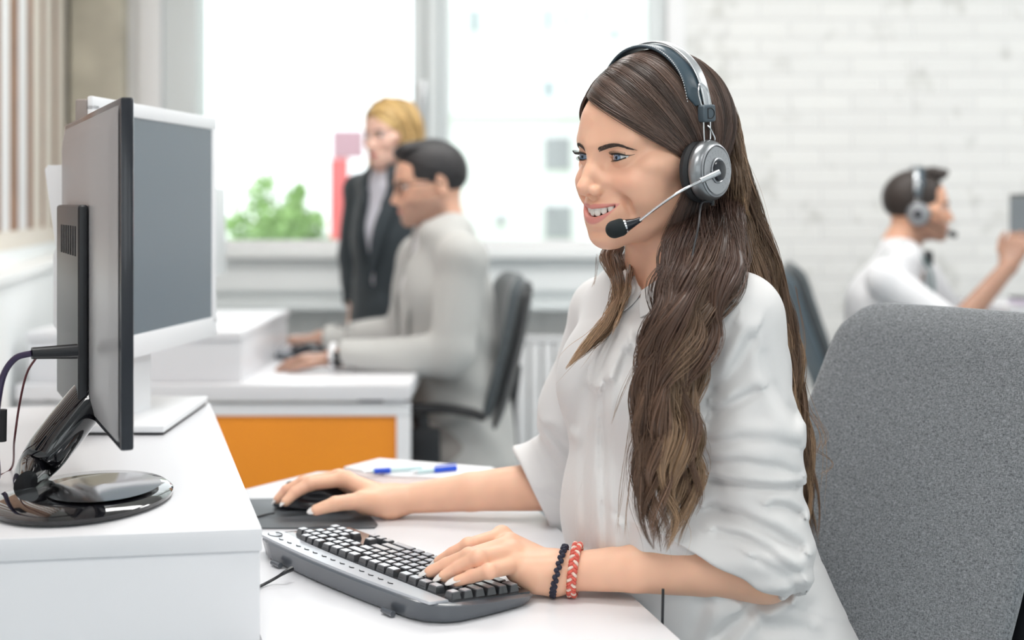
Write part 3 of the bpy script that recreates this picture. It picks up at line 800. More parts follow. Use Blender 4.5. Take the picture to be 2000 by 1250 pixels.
# ------------------------------------------------------------------ white monitor
W0 = P(182, 400, 1.80)[:2]; W1 = P(424, 400, 2.26)[:2]
wdv = W1 - W0; ww = np.linalg.norm(wdv); wdv /= ww; wn_ = np.array([-wdv[1], wdv[0]])
if wn_[0] > 0: wn_ = -wn_
wzt = 1.2 + 213 / FPX * 1.80; wzb = 1.2 - 322 / FPX * 1.80
def wpt(u, n, z): p = W0 + wdv * u + wn_ * n; return (p[0], p[1], z)
def wbox(b, u0, u1, n0, n1, z0, z1, bev=0.003, seg=2):
    R = np.array([[wdv[0], wn_[0], 0], [wdv[1], wn_[1], 0], [0, 0, 1]])
    return b.box((u0, n0, z0), (u1, n1, z1), bev, seg, R, (W0[0], W0[1], 0))
wm = thing('monitor', 'white-framed monitor with a grey screen on a flat white foot, behind the black one', 'monitor', wpt(ww / 2, 0.05, zc))
b = MB(); fr = 0.021
wbox(b, 0, ww, 0, 0.009, wzt - fr, wzt, 0.003); wbox(b, 0, ww, 0, 0.009, wzb, wzb + 0.034, 0.003); wbox(b, 0, fr, 0, 0.009, wzb + 0.02, wzt - 0.01, 0.003); wbox(b, ww - fr, ww, 0, 0.009, wzb + 0.02, wzt - 0.01, 0.005)
b.obj('frame', M['white_plastic'], wm)
b = MB(); wbox(b, fr - 0.004, ww - fr + 0.004, 0.002, 0.007, wzb + 0.03, wzt - fr + 0.004, 0); b.obj('screen', M['screen'], wm)
M['taupe'] = mat('taupe_shell', (0.30, 0.26, 0.24), 0.5)
b = MB(); wbox(b, 0.001, ww - 0.001, 0.0093, 0.027, wzb + 0.002, wzt - 0.004, 0.004, 3); b.obj('back_shell', M['taupe'], wm)
b = MB().loft([[wpt(u, n, z) for n, z in ((.0275, 1.256), (.096, 1.256), (.101, 1.250), (.084, 1.140), (.088, 1.130), (.088, 1.030), (.080, 1.022), (.0275, 1.022))] for u in (0.06, ww - 0.06)]); bh = b.obj('electronics_housing', M['white_plastic'], wm)
b = MB()
for k in range(5): wbox(b, 0.0588, 0.0599, 0.055, 0.080, 1.078 + k * 0.009, 1.081 + k * 0.009, 0)
b.obj('socket_marks', M['black_plastic'], bh)
b = MB(); wbox(b, ww / 2 - 0.04, ww / 2 + 0.04, 0.034, 0.052, zc + 0.011, 1.02, 0.006, 3); b.obj('neck', M['white_plastic'], wm)
h = [G(125, 852, zc), G(320, 852, zc), G(413, 787, zc), G(300, 787, zc)]
base = [G(132, 851, zc)[:2], G(321, 851, zc)[:2], G(407, 790, zc)[:2], G(240, 790, zc)[:2]]
MB().prism([tuple(p) for p in base], zc + 0.004, zc + 0.0145, bev=0.004, seg=3).obj('foot', M['white_plastic'], wm)
MB().prism(inset(base, 0.006), zc + 0.0005, zc + 0.004).obj('foot_pad', M['rubber'], wm)

# power plug and cables of the black monitor
pl = [P(62, 690, 1.475), P(150, 686, 1.50)]
cb = thing('monitor_cable', 'thick black power cable plugged into the back of the black monitor', 'cable', (-0.62, 1.40, zc))
MB().tube(pl, [0.0065, 0.0072, 0.0085], 16).obj('plug', M['black_plastic'], cb)
b = MB(); b.tube(catmull([P(62, 690, 1.475), P(30, 700, 1.475), P(6, 735, 1.475), P(-6, 800, 1.47), P(-10, 860, 1.47), G(-6, 935, zc + .006), G(-40, 945, zc + .006)], 50), 0.0036, 10); b.obj('cord', mat('cord_violet_black', (0.03, 0.02, 0.06), 0.4), cb)
MB().tube([P(3, 800, 1.50), P(2, 862, 1.50)], 0.006, 12).obj('ferrite', M['rubber'], cb)
cb2 = thing('thin_cable', 'thin dark red cable hanging beside the black monitor plug', 'cable', (-0.62, 1.5, zc))
b = MB(); b.tube(catmull([P(72, 697, 1.488), P(52, 730, 1.50), P(38, 790, 1.52), P(28, 860, 1.53), G(22, 915, zc + .003), G(-20, 935, zc + .003)], 40), 0.0013, 8); b.obj('cord', mat('dark_red_cord', (0.10, 0.015, 0.02), 0.4), cb2)

# far monitors
f1 = thing('monitor', 'thin pale grey monitor edge on the box in front of the blazer man', 'monitor', (*P(432, 500, 3.75)[:2], 0.878))
pc = P(432, 450, 3.75)
MB().box((pc[0] - 0.03, 3.70, 1.0), (pc[0] - 0.005, 3.84, 1.25), bev=0.004).obj('frame', M['frame'], f1)
MB().box((pc[0] - 0.06, 3.76, 0.885), (pc[0] - 0.0305, 3.80, 1.12), bev=0.004).obj('neck', M['white_plastic'], f1)
MB().box((pc[0] - 0.15, 3.70, 0.8785), (pc[0] + 0.0, 3.86, 0.887), bev=0.003).obj('foot', M['white_plastic'], f1)
f2 = thing('monitor', 'black monitor cut off by the right edge, touched by the headset man', 'monitor', (1.79, 4.5, 0.87))
pa = P(1990, 466, 4.45) + (0.09, 0, 0); pb = P(2100, 377, 4.45)
MB().box((pa[0], 4.42, pa[2]), (pa[0] + 0.03, 4.78, pb[2]), bev=0.004).obj('frame', M['dark_gloss'], f2)
MB().box((pa[0] - 0.0013, 4.435, pa[2] + 0.015), (pa[0] - 0.0003, 4.765, pb[2] - 0.015)).obj('screen', M['screen'], f2)
MB().box((pa[0] + 0.032, 4.56, 0.88), (pa[0] + 0.06, 4.64, pb[2] - 0.1), bev=0.004).obj('neck', M['black_plastic'], f2)
MB().box((pa[0] - 0.03, 4.5, 0.8705), (pa[0] + 0.14, 4.70, 0.880), bev=0.003).obj('foot', M['black_plastic'], f2)
tag(MB().box((1.66, 4.33, 0.8705), (1.82, 4.46, 0.8825), bev=0.002).obj('paper_stack', mat('lilac_paper', (0.62, 0.56, 0.68), 0.7)), 'small lilac stack of paper on the far right storage box', 'paper')

# ------------------------------------------------------------------ keyboard
U0 = G(1010, 1182, .75)[:2]; R0 = G(792, 1212, .75)[:2]; R1 = G(514, 1092, .75)[:2]
ka = unit(np.append(R1 - R0, 0))[:2]; kn = np.array([-ka[1], ka[0]])
if kn @ (U0 - R0) < 0: kn = -kn
KL, KW = 0.40, 0.150
# local frame: +x from the numpad end to the escape end, +y towards the rear edge
kx = ka; ky = -kn
ko = R0 - kx * 0.045      # rear corner at the escape end
korg = ko + kx * KL / 2 - ky * KW / 2
krot = math.atan2(kx[1], kx[0])
kb = thing('keyboard', 'silver and black keyboard under the smiling woman\'s near hand', 'keyboard', (korg[0], korg[1], 0.7505), krot)
def kz(y): return 0.010 + (y + KW / 2) / KW * 0.012     # deck height rises towards the rear
def outline(g=0, n=40):
    pts = []
    x0, x1, y0, y1 = -KL / 2 - g, KL / 2 + g, -KW / 2 - g, KW / 2 + g
    def bow(x): return 0.010 * (1 - (x / (KL / 2)) ** 2)
    xs = np.linspace(x0 + 0.012, x1 - 0.012, n)
    pts += [(x, y0 - 0.3 * bow(x) + 0.003) for x in xs]
    pts += [(x1 - 0.004, y0 + 0.004), (x1, y0 + 0.014)] + [(x1 + 0.005 * math.sin(PI * s), y0 + (y1 - y0) * s) for s in np.linspace(0.15, 0.75, 6)] + [(x1 - 0.004, y1 - 0.02), (x1 - 0.02, y1 - 0.006)]
    pts += [(x, y1 + bow(x) - 0.004) for x in xs[::-1][3:-3]]
    pts += [(x0 + 0.02, y1 - 0.006), (x0 + 0.004, y1 - 0.02)] + [(x0 - 0.005 * math.sin(PI * s), y0 + (y1 - y0) * s) for s in np.linspace(0.75, 0.15, 6)] + [(x0, y0 + 0.014), (x0 + 0.004, y0 + 0.004)]
    return pts
def slab(g0, g1, dz0, dz1, name, m, parent, inner=None):
    a = outline(g0); c = outline(g1)
    rings = [[(x, y, dz0 if dz0 >= 0.001 and dz0 < 0.004 else kz(y) + dz0) for x, y in a], [(x, y, kz(y) + dz1) for x, y in c], [(x * 0.985, y * 0.97, kz(y) + dz1 + 0.0015) for x, y in c]]
    return MB().loft(rings).obj(name, m, parent, local=True)
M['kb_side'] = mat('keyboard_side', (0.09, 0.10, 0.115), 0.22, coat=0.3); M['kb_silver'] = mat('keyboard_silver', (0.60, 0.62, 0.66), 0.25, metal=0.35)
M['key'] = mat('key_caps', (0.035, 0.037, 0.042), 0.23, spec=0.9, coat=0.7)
M['key_top'] = mat('key_tops_window_glare', (0.55, 0.56, 0.60), 0.2, spec=0.8, coat=0.5)  # window reflection on dark glossy keys, painted in as a pale colour
slab(-0.004, 0.0, 0.002, 0.0, 'base', M['kb_side'], kb)
# silver strip along the rear
b = MB(); rings = []
ol = []
xs = np.linspace(-KL / 2 + 0.012, KL / 2 - 0.006, 40)
for x in xs:
    y1 = KW / 2 + 0.010 * (1 - (x / (KL / 2)) ** 2) - 0.009; y0 = KW / 2 - 0.034 - 0.012 * (x / (KL / 2)) ** 2 * (x > 0)
    rings.append([(x, y0, kz(y0) + 0.0013), (x, y1, kz(y1) + 0.0013), (x, y1 - 0.001, kz(y1) + 0.0042), (x, y0 + 0.001, kz(y0) + 0.0042)])
b.loft(rings); st = b.obj('media_strip', M['kb_silver'], kb, local=True)
b = MB(); rr = np.random.RandomState(3)
for x in np.linspace(-KL / 2 + 0.10, KL / 2 - 0.05, 13):
    y = KW / 2 - 0.018 + rr.randn() * 0.0005
    b.tube(catmull([(x - 0.005, y, kz(y) + 0.0046), (x, y + 0.0025, kz(y) + 0.0048), (x + 0.005, y, kz(y) + 0.0046)], 6), 0.0006, 6)
b.tube(catmull([(KL / 2 - 0.022 + 0.012 * math.cos(a), KW / 2 - 0.024 + 0.008 * math.sin(a), kz(KW / 2 - 0.02) + 0.0046) for a in np.linspace(0.5, 5.5, 9)], 24), 0.0007, 6)
b.obj('printed_symbols', M['black_plastic'], st, local=True)
MB().box((-KL / 2 + 0.008, -KW / 2 + 0.006, 0), (KL / 2 - 0.008, KW / 2 - 0.036, 0.0016)).xf(np.array([[1, 0, 0], [0, 1, 0], [0, 0.08, 1]]), (0, 0, kz(0) + 0.0012)).obj('key_well', M['key'], kb, local=True)
kcount = 0
pitch = (KL - 0.022) / 23.2
def key(xc, yc, w, hgt=0.0085, dpt=None):
    global kcount
    dpt = dpt or pitch * 0.92
    hw = w * pitch / 2 - 0.0008; hd = dpt / 2 - 0.0008; z0 = kz(yc) + 0.0024; bm = bmesh.new()
    lo = [(-hw, -hd, 0), (hw, -hd, 0), (hw, hd, 0), (-hw, hd, 0)]; tp = [(-hw + 0.0016, -hd + 0.0014, hgt), (hw - 0.0016, -hd + 0.0014, hgt), (hw - 0.0016, hd - 0.0022, hgt), (-hw + 0.0016, hd - 0.0022, hgt)]
    v = [bm.verts.new((p[0] + xc, p[1] + yc, p[2] + z0)) for p in lo + tp]
    for f in ((3, 2, 1, 0), (4, 5, 6, 7), (0, 1, 5, 4), (1, 2, 6, 5), (2, 3, 7, 6), (3, 0, 4, 7)): bm.faces.new([v[i] for i in f])
    bmesh.ops.recalc_face_normals(bm, faces=bm.faces); bmesh.ops.bevel(bm, geom=bm.edges[:], offset=0.0006, segments=2, affect='EDGES')
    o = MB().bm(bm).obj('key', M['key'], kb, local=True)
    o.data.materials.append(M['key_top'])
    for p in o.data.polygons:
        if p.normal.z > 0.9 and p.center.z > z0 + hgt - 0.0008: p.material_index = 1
    kcount += 1
# rows from the rear: function row, digits, three letter rows, space row. x runs from escape end (+) to numpad end (-)
rows = [
 [(1, 1)] + [(1, 1.0)] * 0,
]
X1 = KL / 2 - 0.012
def lay(y, spec):
    x = 0
    for w, gap in spec:
        key(-(X1 - (x + w / 2) * pitch), y, w); x += w + gap
ys = [KW / 2 - 0.045 - i * 0.0162 for i in range(6)]
lay(ys[0], [(1, .8), (1.2, 0), (1.2, 0), (1.2, 0), (1.2, .4), (1.2, 0), (1.2, 0), (1.2, 0), (1.2, .4), (1.2, 0), (1.2, 0), (1.2, 0), (1.2, .3), (1, 0), (1, 0), (1, 0)])
lay(ys[1], [(1, 0)] * 13 + [(2, .3)] + [(1, 0), (1, 0), (1, .3)] + [(1, 0)] * 4)
lay(ys[2], [(1.5, 0)] + [(1, 0)] * 12 + [(1.5, .3)] + [(1, 0), (1, 0), (1, .3)] + [(1, 0)] * 3)
lay(ys[3], [(1.8, 0)] + [(1, 0)] * 11 + [(2.2, 3.6)] + [(1, 0)] * 3)
lay(ys[4], [(2.3, 0)] + [(1, 0)] * 10 + [(2.7, 1.3)] + [(1, 1.3)] + [(1, 0)] * 4)
lay(ys[5], [(1.3, 0), (1.2, 0), (1.2, 0), (5.0, 0), (1.2, 0), (1.2, 0), (1.2, 0), (2.7, .3)] + [(1, 0)] * 3 + [(0.3, 0)] * 0 + [(0.0001, .3)] * 0)
for fx in (-0.13, 0.12):
    MB().box((fx - 0.012, KW / 2 - 0.016, 0.0), (fx + 0.012, KW / 2 - 0.006, 0.0045), bev=0.001).tube([(fx - 0.01, KW / 2 + 0.006, 0.004), (fx + 0.01, KW / 2 + 0.006, 0.004)], 0.0035, 10).obj('foot', M['kb_side'], kb, local=True)
# cable
tag(MB().tube(catmull([G(570, 1111, .766), G(556, 1118, .765), G(540, 1128, .758), G(520, 1139, .7535), G(505, 1146, .753), G(492, 1149, .753)], 24), [0.0034, 0.0018, 0.0018, 0.0018], 8).obj('keyboard_cable', M['black_plastic']), 'short black cable leaving the rear of the keyboard', 'cable')

# ------------------------------------------------------------------ mouse pad, mouse
mp_ = [(738, 1024), (732, 1030), (700, 1031), (515, 1031), (470, 1031), (440, 985), (450, 975), (560, 973), (672, 985), (690, 996), (722, 1006)]
mp_ = [tuple(G(x, y, .752)[:2]) for x, y in mp_]
tag(MB().prism(mp_, 0.7505, 0.7525, bev=0.0006).obj('mouse_pad', mat('mouse_pad_cloth', (0.075, 0.085, 0.095), 0.42, bump=(900, 0.2, 0.0003))), 'dark grey mouse pad under the black mouse on the white desk', 'mouse pad')
mc = G(604, 993, .7525)[:2]; mc = np.array([mc[0], mc[1] + 0.012]); ma = math.radians(183)
ms = thing('computer_mouse', 'black glossy mouse on the grey pad under the woman\'s far hand', 'mouse', (mc[0], mc[1], 0.7525), ma)
def mouse_sdf():
    ps = [ell((0, 0, 0.0), (0.056, 0.030, 0.036)), ell((-0.018, 0, 0.002), (0.036, 0.032, 0.038), k=0.02), plane_cut((0, 0, 0.0015), (0, 0, -1), 0.004),
          ell((0.0, 0.045, 0.018), (0.05, 0.02, 0.012), k=0.008, op='s'), ell((0.0, -0.045, 0.018), (0.05, 0.02, 0.012), k=0.008, op='s')]
    return sdf_mesh(ps, 0.0016)
v, f = mouse_sdf(); mesh_obj('body', v, f, M['dark_gloss'], ms, local=True)
MB().tube([(0.030, -0.004, 0.030), (0.030, 0.004, 0.030)], 0.0075, 20).obj('scroll_wheel', M['rubber'], ms, local=True)
MB().box((-0.005, -0.0004, 0.034), (0.02, 0.0004, 0.0385)).obj('button_seam', M['rubber'], ms, local=True)
tag(MB().tube(catmull([G(536, 1002, .757), G(520, 1005, .7545), G(500, 1010, .754), G(478, 1014, .754), G(462, 1020, .754)], 20), 0.0014, 8).obj('mouse_cable', M['black_plastic']), 'thin dark mouse cable running left over the mouse pad', 'cable')

# ------------------------------------------------------------------ papers and pens at the back corner of the desk
pp = [G(741, 893, .762), G(968, 911, .762), G(880, 941, .758), G(750, 945, .757), G(668, 913, .760)]
pp = [tuple(p[:2]) for p in pp]
tag(MB().prism(pp, 0.7505, 0.757, bev=0.0005).obj('magazine', mat('pinkish_magazine', (0.62, 0.52, 0.50), 0.5)), 'closed magazine under the white sheets at the far corner of the desk', 'magazine')
pq = [G(741, 893, .762), G(966, 911, .762), G(900, 931, .762), G(770, 927, .762), G(672, 910, .762)]
tag(MB().prism([tuple(p[:2]) for p in pq], 0.7572, 0.7605, bev=0.0004).obj('paper_sheets', M['paper']), 'white paper sheets with two blue pens on top, at the far desk corner', 'paper')
M['blue'] = mat('blue_plastic', (0.01, 0.08, 0.62), 0.3); M['clear'] = mat('clear_plastic', (0.55, 0.72, 0.74), 0.1)
pz = 0.7655
def pen(label, a, c, grip, capp):
    a = G(*a, pz); c = G(*c, pz); t = thing('pen', label, 'pen', tuple((a + c) / 2 - (0, 0, 0.004)), group='blue pens')
    L_ = lambda s: a + (c - a) * s
    MB().tube([L_(0.16), L_(0.97)], 0.0036, 14).obj('barrel', M['clear'], t)
    MB().tube([L_(0.0), L_(0.06), L_(0.16)], [0.0006, 0.0022, 0.0034], 12).obj('tip', M['silver'], t)
    if grip: MB().tube([L_(grip[0]), L_(grip[1])], 0.0046, 16).obj('grip', M['blue'], t)
    if capp: 
        MB().tube([L_(capp[0]), L_(capp[1])], 0.0044, 14).tube([L_(capp[0] + .02) + (0, 0, .0068), L_(capp[1]) + (0, 0, .0068)], 0.0012, 8).obj('cap', M['blue'], t)
pen('clear ballpoint pen with a thick blue grip, left one on the paper', (705, 922), (828, 914), (0.20, 0.46), None)
pen('ballpoint pen with a blue clip cap, right one on the paper', (800, 923), (893, 914), None, (0.5, 0.98))

# mid desk items
def small_kb(label, c, rot, w=0.36):
    t = thing('keyboard', label, 'keyboard', (c[0], c[1], 0.7505), rot)
    MB().box((-w / 2, -0.075, 0.0), (w / 2, 0.075, 0.018), bev=0.005).obj('base', M['kb_side'], t, local=True)
    MB().box((-w / 2 + .006, 0.045, 0.0183), (w / 2 - .006, 0.07, 0.020), bev=0.0006).obj('media_strip', M['kb_silver'], t, local=True)
    b = MB()
    for r_ in range(5):
        for q_ in range(18): b.box((-w / 2 + 0.008 + q_ * 0.0192, -0.066 + r_ * 0.0205, 0.0183), (-w / 2 + 0.008 + q_ * 0.0192 + 0.0165, -0.066 + r_ * 0.0205 + 0.018, 0.026))
    b.obj('keys', M['key_top'], t, local=True)
    return t
c = G(535, 700, .75); small_kb('black and silver keyboard on the orange-panelled desk under the man\'s hand', (c[0] - 0.03, c[1] + 0.10), krot + 0.2)
# ------------------------------------------------------------------ people: skin, clothes, hair
def skin_mat(name, rough=0.42):
    m = mat(name, (0.7, 0.4, 0.3), rough, spec=0.4, sss=0.25, attr='tint', bump=(700, 0.08, 0.0004))
    return m
M['skin'] = skin_mat('skin')
M['eye_white'] = mat('eye', (0.8, 0.8, 0.8), 0.08, spec=0.8, coat=1.0, attr='tint')
M['teeth'] = mat('teeth_enamel', (0.86, 0.83, 0.76), 0.22, coat=0.4)
M['nail'] = mat('white_nail_polish', (0.80, 0.76, 0.74), 0.18, coat=0.6)
M['liner'] = mat('black_eyeliner', (0.01, 0.009, 0.009), 0.5)
def head_R(yaw, pitch, roll):
    cy, sy = math.cos(yaw), math.sin(yaw); cp, sp = math.cos(pitch), math.sin(pitch); cr, sr = math.cos(roll), math.sin(roll)
    Rz = np.array([[cy, -sy, 0], [sy, cy, 0], [0, 0, 1]]); Rx = np.array([[1, 0, 0], [0, cp, -sp], [0, sp, cp]]); Ry = np.array([[cr, 0, sr], [0, 1, 0], [-sr, 0, cr]])
    return Rz @ Rx @ Ry
class Head:
    """head space in mm: (l = the person's left, f = forward, u = up), origin between the ears"""
    def __init__(s, yaw, pitch, roll, pos, scale=1.0):
        s.R = head_R(yaw, pitch, roll); s.t = A3(pos); s.k = scale / 1000.0
        s.S = s.R @ np.diag([-1.0, 1, 1]) * s.k        # maps (l,f,u) mm to world offset
    def W(s, p): return np.asarray(p, float) @ s.S.T + s.t
    def L(s, X): return (X - s.t) @ np.linalg.inv(s.S).T
    def E(s, c, r, k=10, op='u', rot=None, mirror=False):
        out = []
        for sg in ((1, -1) if mirror else (1,)):
            Rl = np.eye(3) if rot is None else rot
            if sg < 0: Rl = np.diag([-1.0, 1, 1]) @ Rl
            Rw = (s.R @ np.diag([-1.0, 1, 1])) @ Rl
            out.append(ell(s.W((c[0] * sg, c[1], c[2])), np.array(r) * s.k, k * s.k, Rw, op))
        return out
    def C(s, a, b, ra, rb, k=10, op='u', mirror=False):
        return [cap(s.W((a[0] * g, a[1], a[2])), s.W((b[0] * g, b[1], b[2])), ra * s.k, rb * s.k, k * s.k, op) for g in ((1, -1) if mirror else (1,))]
    def F(s, f, c, r, k=2, op='s'):
        kk = s.k
        return dict(t='f', f=lambda X, f=f: f(s.L(X)) * kk, k=k * kk, op=op, bc=s.W(c), br=r * kk, F=None)

def mouth_curves(smile):
    if smile:
        top = lambda l: -44.5 + (np.abs(l) / 32.0) ** 2 * 4.5
        bot = lambda l: -58.0 + (np.abs(l) / 32.0) ** 2 * 17.6
        fy = lambda l: 101.0 - (np.abs(l) / 33.0) ** 2 * 23
        return top, bot, fy, 32
    top = lambda l: -50.0 + 0 * l; bot = lambda l: -50.6 + 0 * l; fy = lambda l: 101.0 - (np.abs(l) / 26.0) ** 2 * 14
    return top, bot, fy, 24

EYE = (31.0, 74.8, 13.0); EYR = 14.0
def eye_open(a, up, lo):
    """almond shape, half width a, upper/lower opening heights"""
    R1 = (a * a + up * up) / (2 * up); R2 = (a * a + lo * lo) / (2 * lo)
    def f(q):   # q relative to the eye centre, (l,f,u), l outward positive
        x = q[:, 0]; z = q[:, 2] - 0.05 * q[:, 0]
        d = np.maximum(np.sqrt(x * x + (z + R1 - up) ** 2) - R1, np.sqrt(x * x + (z - R2 + lo) ** 2) - R2)
        return np.maximum(d, -(q[:, 1] - 0.0))
    return f
def head_prims(H, smile=False, male=False, eyes=(14.0, 4.6, 3.6), ears=True):
    p = []
    p += H.E((0, -4, 40), (73, 93, 86), 1)
    p += H.E((0, 34, -18), (57, 60, 74), 22)
    jw = 5 if male else 0
    p += H.C((46 + jw, 10, -48), (12 + jw, 76, -79), 15, 13, 24, mirror=True)
    p += H.E((0, 83, -77.5), (17 + jw, 15, 14), 15)
    p += H.E((0, 76, -52), (33, 26, 26), 18)
    p += H.E((57, 38, 2), (14, 32, 14), 18, mirror=True)
    if smile:
        p += H.E((36, 70, -17), (20, 19, 15), 16, mirror=True)
        p += H.E((44, 56, -32), (17, 22, 20), 18, mirror=True)
    else:
        p += H.E((36, 68, -16), (19, 18, 17), 18, mirror=True)
    p += H.C((8, 90, 26), (44, 74, 30), 7 if not male else 9, 6, 16, mirror=True)
    p += H.E((0, 63, 48), (44, 26, 30), 26)
    p += H.E((31, 98, 9), (17, 12.5, 10.5), 12, op='s', mirror=True)
    # nose
    p += H.C((0, 91, 20), (0, 109, -14), 5.5, 6.8, 13)
    p += H.C((6, 97, -6), (15, 93, -15), 6, 6, 12, mirror=True)
    p += H.E((0, 112, -21), (8.5, 9.5, 7.5), 7)
    p += H.E((10.5, 103.5, -25), (6.3, 8.5, 6.2), 5, mirror=True)
    p += H.C((0, 110, -27), (0, 101, -32), 3.5, 4, 4)
    p += H.E((6.2, 108, -31.5), (3.0, 5.0, 3.6), 2.5, op='s', mirror=True)
    # eyes: lids as a shell round the eyeball, then the opening
    p += H.E(EYE, (EYR + 0.9,) * 3, 3, mirror=True)
    fo = eye_open(*eyes)
    for sg in (1, -1):
        p.append(H.F(lambda q, sg=sg: fo(np.c_[(q[:, 0] * sg - EYE[0]), q[:, 1] - EYE[1], q[:, 2] - EYE[2]]), (EYE[0] * sg, EYE[1] + 8, EYE[2]), 17, k=1.0))
    # mouth
    top, bot, fy, hw = mouth_curves(smile)
    if smile:
        def mf(q):
            l = q[:, 0]; return np.maximum(np.maximum(np.maximum(q[:, 2] - top(l), bot(l) - q[:, 2]) * 0.85, 66 - q[:, 1]), np.abs(l) - 27.5)
        p.append(H.F(mf, (0, 90, -52), 40, k=2.0))
    xs = np.linspace(-1, 1, 15) * (hw - 0.5)
    def lip(zf, r, off):
        for a, b in zip(xs[:-1], xs[1:]):
            ra = max(1.1, r * (1 - (abs(a) / hw) ** 2.5)); rb = max(1.1, r * (1 - (abs(b) / hw) ** 2.5))
            p.extend(H.C((a, fy(a) + off, zf(a) ), (b, fy(b) + off, zf(b)), ra, rb, 2.2))
    if smile:
        lip(lambda l: top(l) + 1.6 * (1 - (abs(l) / hw) ** 2) - 0.7 * math.exp(-(l / 3) ** 2), 2.9, 0.0)
        lip(lambda l: bot(l) - 2.8 * (1 - (abs(l) / hw) ** 2), 4.1, -1.0)
        # smile folds
        p += H.C((24, 99, -26), (38, 80, -37), 2.6, 2.8, 9, op='s', mirror=True)
        p += H.C((38, 80, -38), (40, 76, -54), 2.4, 1.4, 8, op='s', mirror=True)
        p += H.E((0, 99, -74), (16, 4, 3.5), 9, op='s')
    else:
        lip(lambda l: top(l) + 2.6, 3.2, 0.5); lip(lambda l: bot(l) - 3.0, 3.9, 0.0)
        p += H.E((0, 101, -66), (14, 4, 3.5), 9, op='s')
    if ears:
        for sg in (1, -1):
            rot = Matrix.Rotation(-0.30, 3, 'Z') @ Matrix.Rotation(-0.15, 3, 'X'); rot = np.array(rot)
            p.append(grp(H.E((74 * sg, -8, 3), (5, 17, 30), 1, rot=rot if sg > 0 else np.diag([-1., 1, 1]) @ rot @ np.diag([-1., 1, 1])) +
                         H.E((78 * sg, -6, 6), (4.5, 11, 21), 3, op='s', rot=rot if sg > 0 else np.diag([-1., 1, 1]) @ rot @ np.diag([-1., 1, 1])), k=4 * H.k))
    return p

def skin_tint(X, base, H=None, smile=False, lipc=(0.72, 0.29, 0.25), beard=None, blush=0.5):
    """the skin's own colour: lips, cheeks, knuckles, inside of the mouth"""
    base = np.array(base); c = np.tile(base, (len(X), 1)) * (1 + 0.04 * vnoise(X * 60, 3))[:, None]
    if H is None: return c
    q = H.L(X); l, f, u = q.T
    top, bot, fy, hw = mouth_curves(smile)
    def mixin(c, col, w): return c * (1 - w[:, None]) + np.array(col) * w[:, None]
    ss = lambda e0, e1, x: np.clip((x - e0) / (e1 - e0), 0, 1) ** 2 * (3 - 2 * np.clip((x - e0) / (e1 - e0), 0, 1))
    t = (1 - (np.abs(l) / hw) ** 2).clip(0)
    up_hi = top(l) + 4.6 * t ** 0.7 - 1.2 * np.exp(-(l / 3) ** 2) - 0.3; lo_lo = bot(l) - 6.8 * t ** 0.6
    if not smile: up_hi = top(l) + 6.0 * t ** 0.7; lo_lo = bot(l) - 7.5 * t ** 0.6
    wl = ss(-0.5, 1.2, up_hi - u) * ss(-0.5, 1.2, u - lo_lo) * (np.abs(l) < hw) * (f > fy(l) - 14)
    ch = np.exp(-(((np.abs(l) - 40) / 17) ** 2 + ((u + 14) / 15) ** 2)) * (f > 30) * 0.45 * blush
    c = mixin(c, base * np.array([1.05, 0.78, 0.78]), ch)
    c = mixin(c, base * np.array([1.05, 0.80, 0.80]), np.exp(-((l / 10) ** 2 + ((u + 22) / 9) ** 2)) * (f > 100) * 0.4 * blush)
    if beard is not None:
        col, amt = beard
        wb = ss(-18, -40, u + 0 * l) * ss(-30, 5, f); wb2 = np.maximum(wb * ss(20, 34, np.abs(l)), ss(-60, -70, u) * ss(-30, 5, f))
        wb2 = np.maximum(wb2, ss(-33, -38, u) * (f > 60) * 0.9) * (1 - wl)
        c = mixin(c, col, amt * wb2.clip(0, 1))
    c = mixin(c, lipc, wl)
    inside = (f < fy(l) - 7) * (u < top(l) + 4) * (u > bot(l) - 5) * (np.abs(l) < hw) * (f > 60)
    if smile: c = mixin(c, (0.16, 0.03, 0.03), inside.astype(float))
    return c

def eyeballs(H, parent, iris, gaze=(0, 0), iris_r=5.9):
    for sg in (1, -1):
        n = 48; m = 40; V = []; T = []
        # sphere with its pole along the gaze
        g = unit((gaze[0], 1, gaze[1])); a = unit(np.cross(g, (0, 0, 1))); b_ = np.cross(a, g)
        for i in range(m + 1):
            th = PI * (i / m) ** 1.4
            for k in range(n):
                ph = 2 * PI * k / n; r = EYR
                ring = r * math.sin(th)
                bulge = 0.7 * math.exp(-(ring / 5.5) ** 2) if th < 1 else 0
                V.append(np.array(EYE) * (sg, 1, 1) + (r * math.cos(th) + bulge) * g + ring * (math.cos(ph) * a + math.sin(ph) * b_))
                if th > 1.5: T.append((0.7, 0.6, 0.58))
                elif ring < 2.3: T.append((0.006, 0.006, 0.008))
                elif ring < iris_r:
                    s = (ring - 2.3) / (iris_r - 2.3); w = 0.8 + 0.35 * math.sin(ph * 17 + 3 * math.sin(ph * 5)); edge = 1 - 0.75 * max(0, (s - 0.7) / 0.3)
                    T.append(tuple(np.array(iris) * w * edge))
                else:
                    T.append((0.74, 0.72, 0.72))
        F = [(i * n + k, i * n + (k + 1) % n, (i + 1) * n + (k + 1) % n, (i + 1) * n + k) for i in range(m) for k in range(n)]
        mesh_obj('eye', H.W(np.array(V)), F, M['eye_white'], parent, attrs={'tint': np.array(T)})

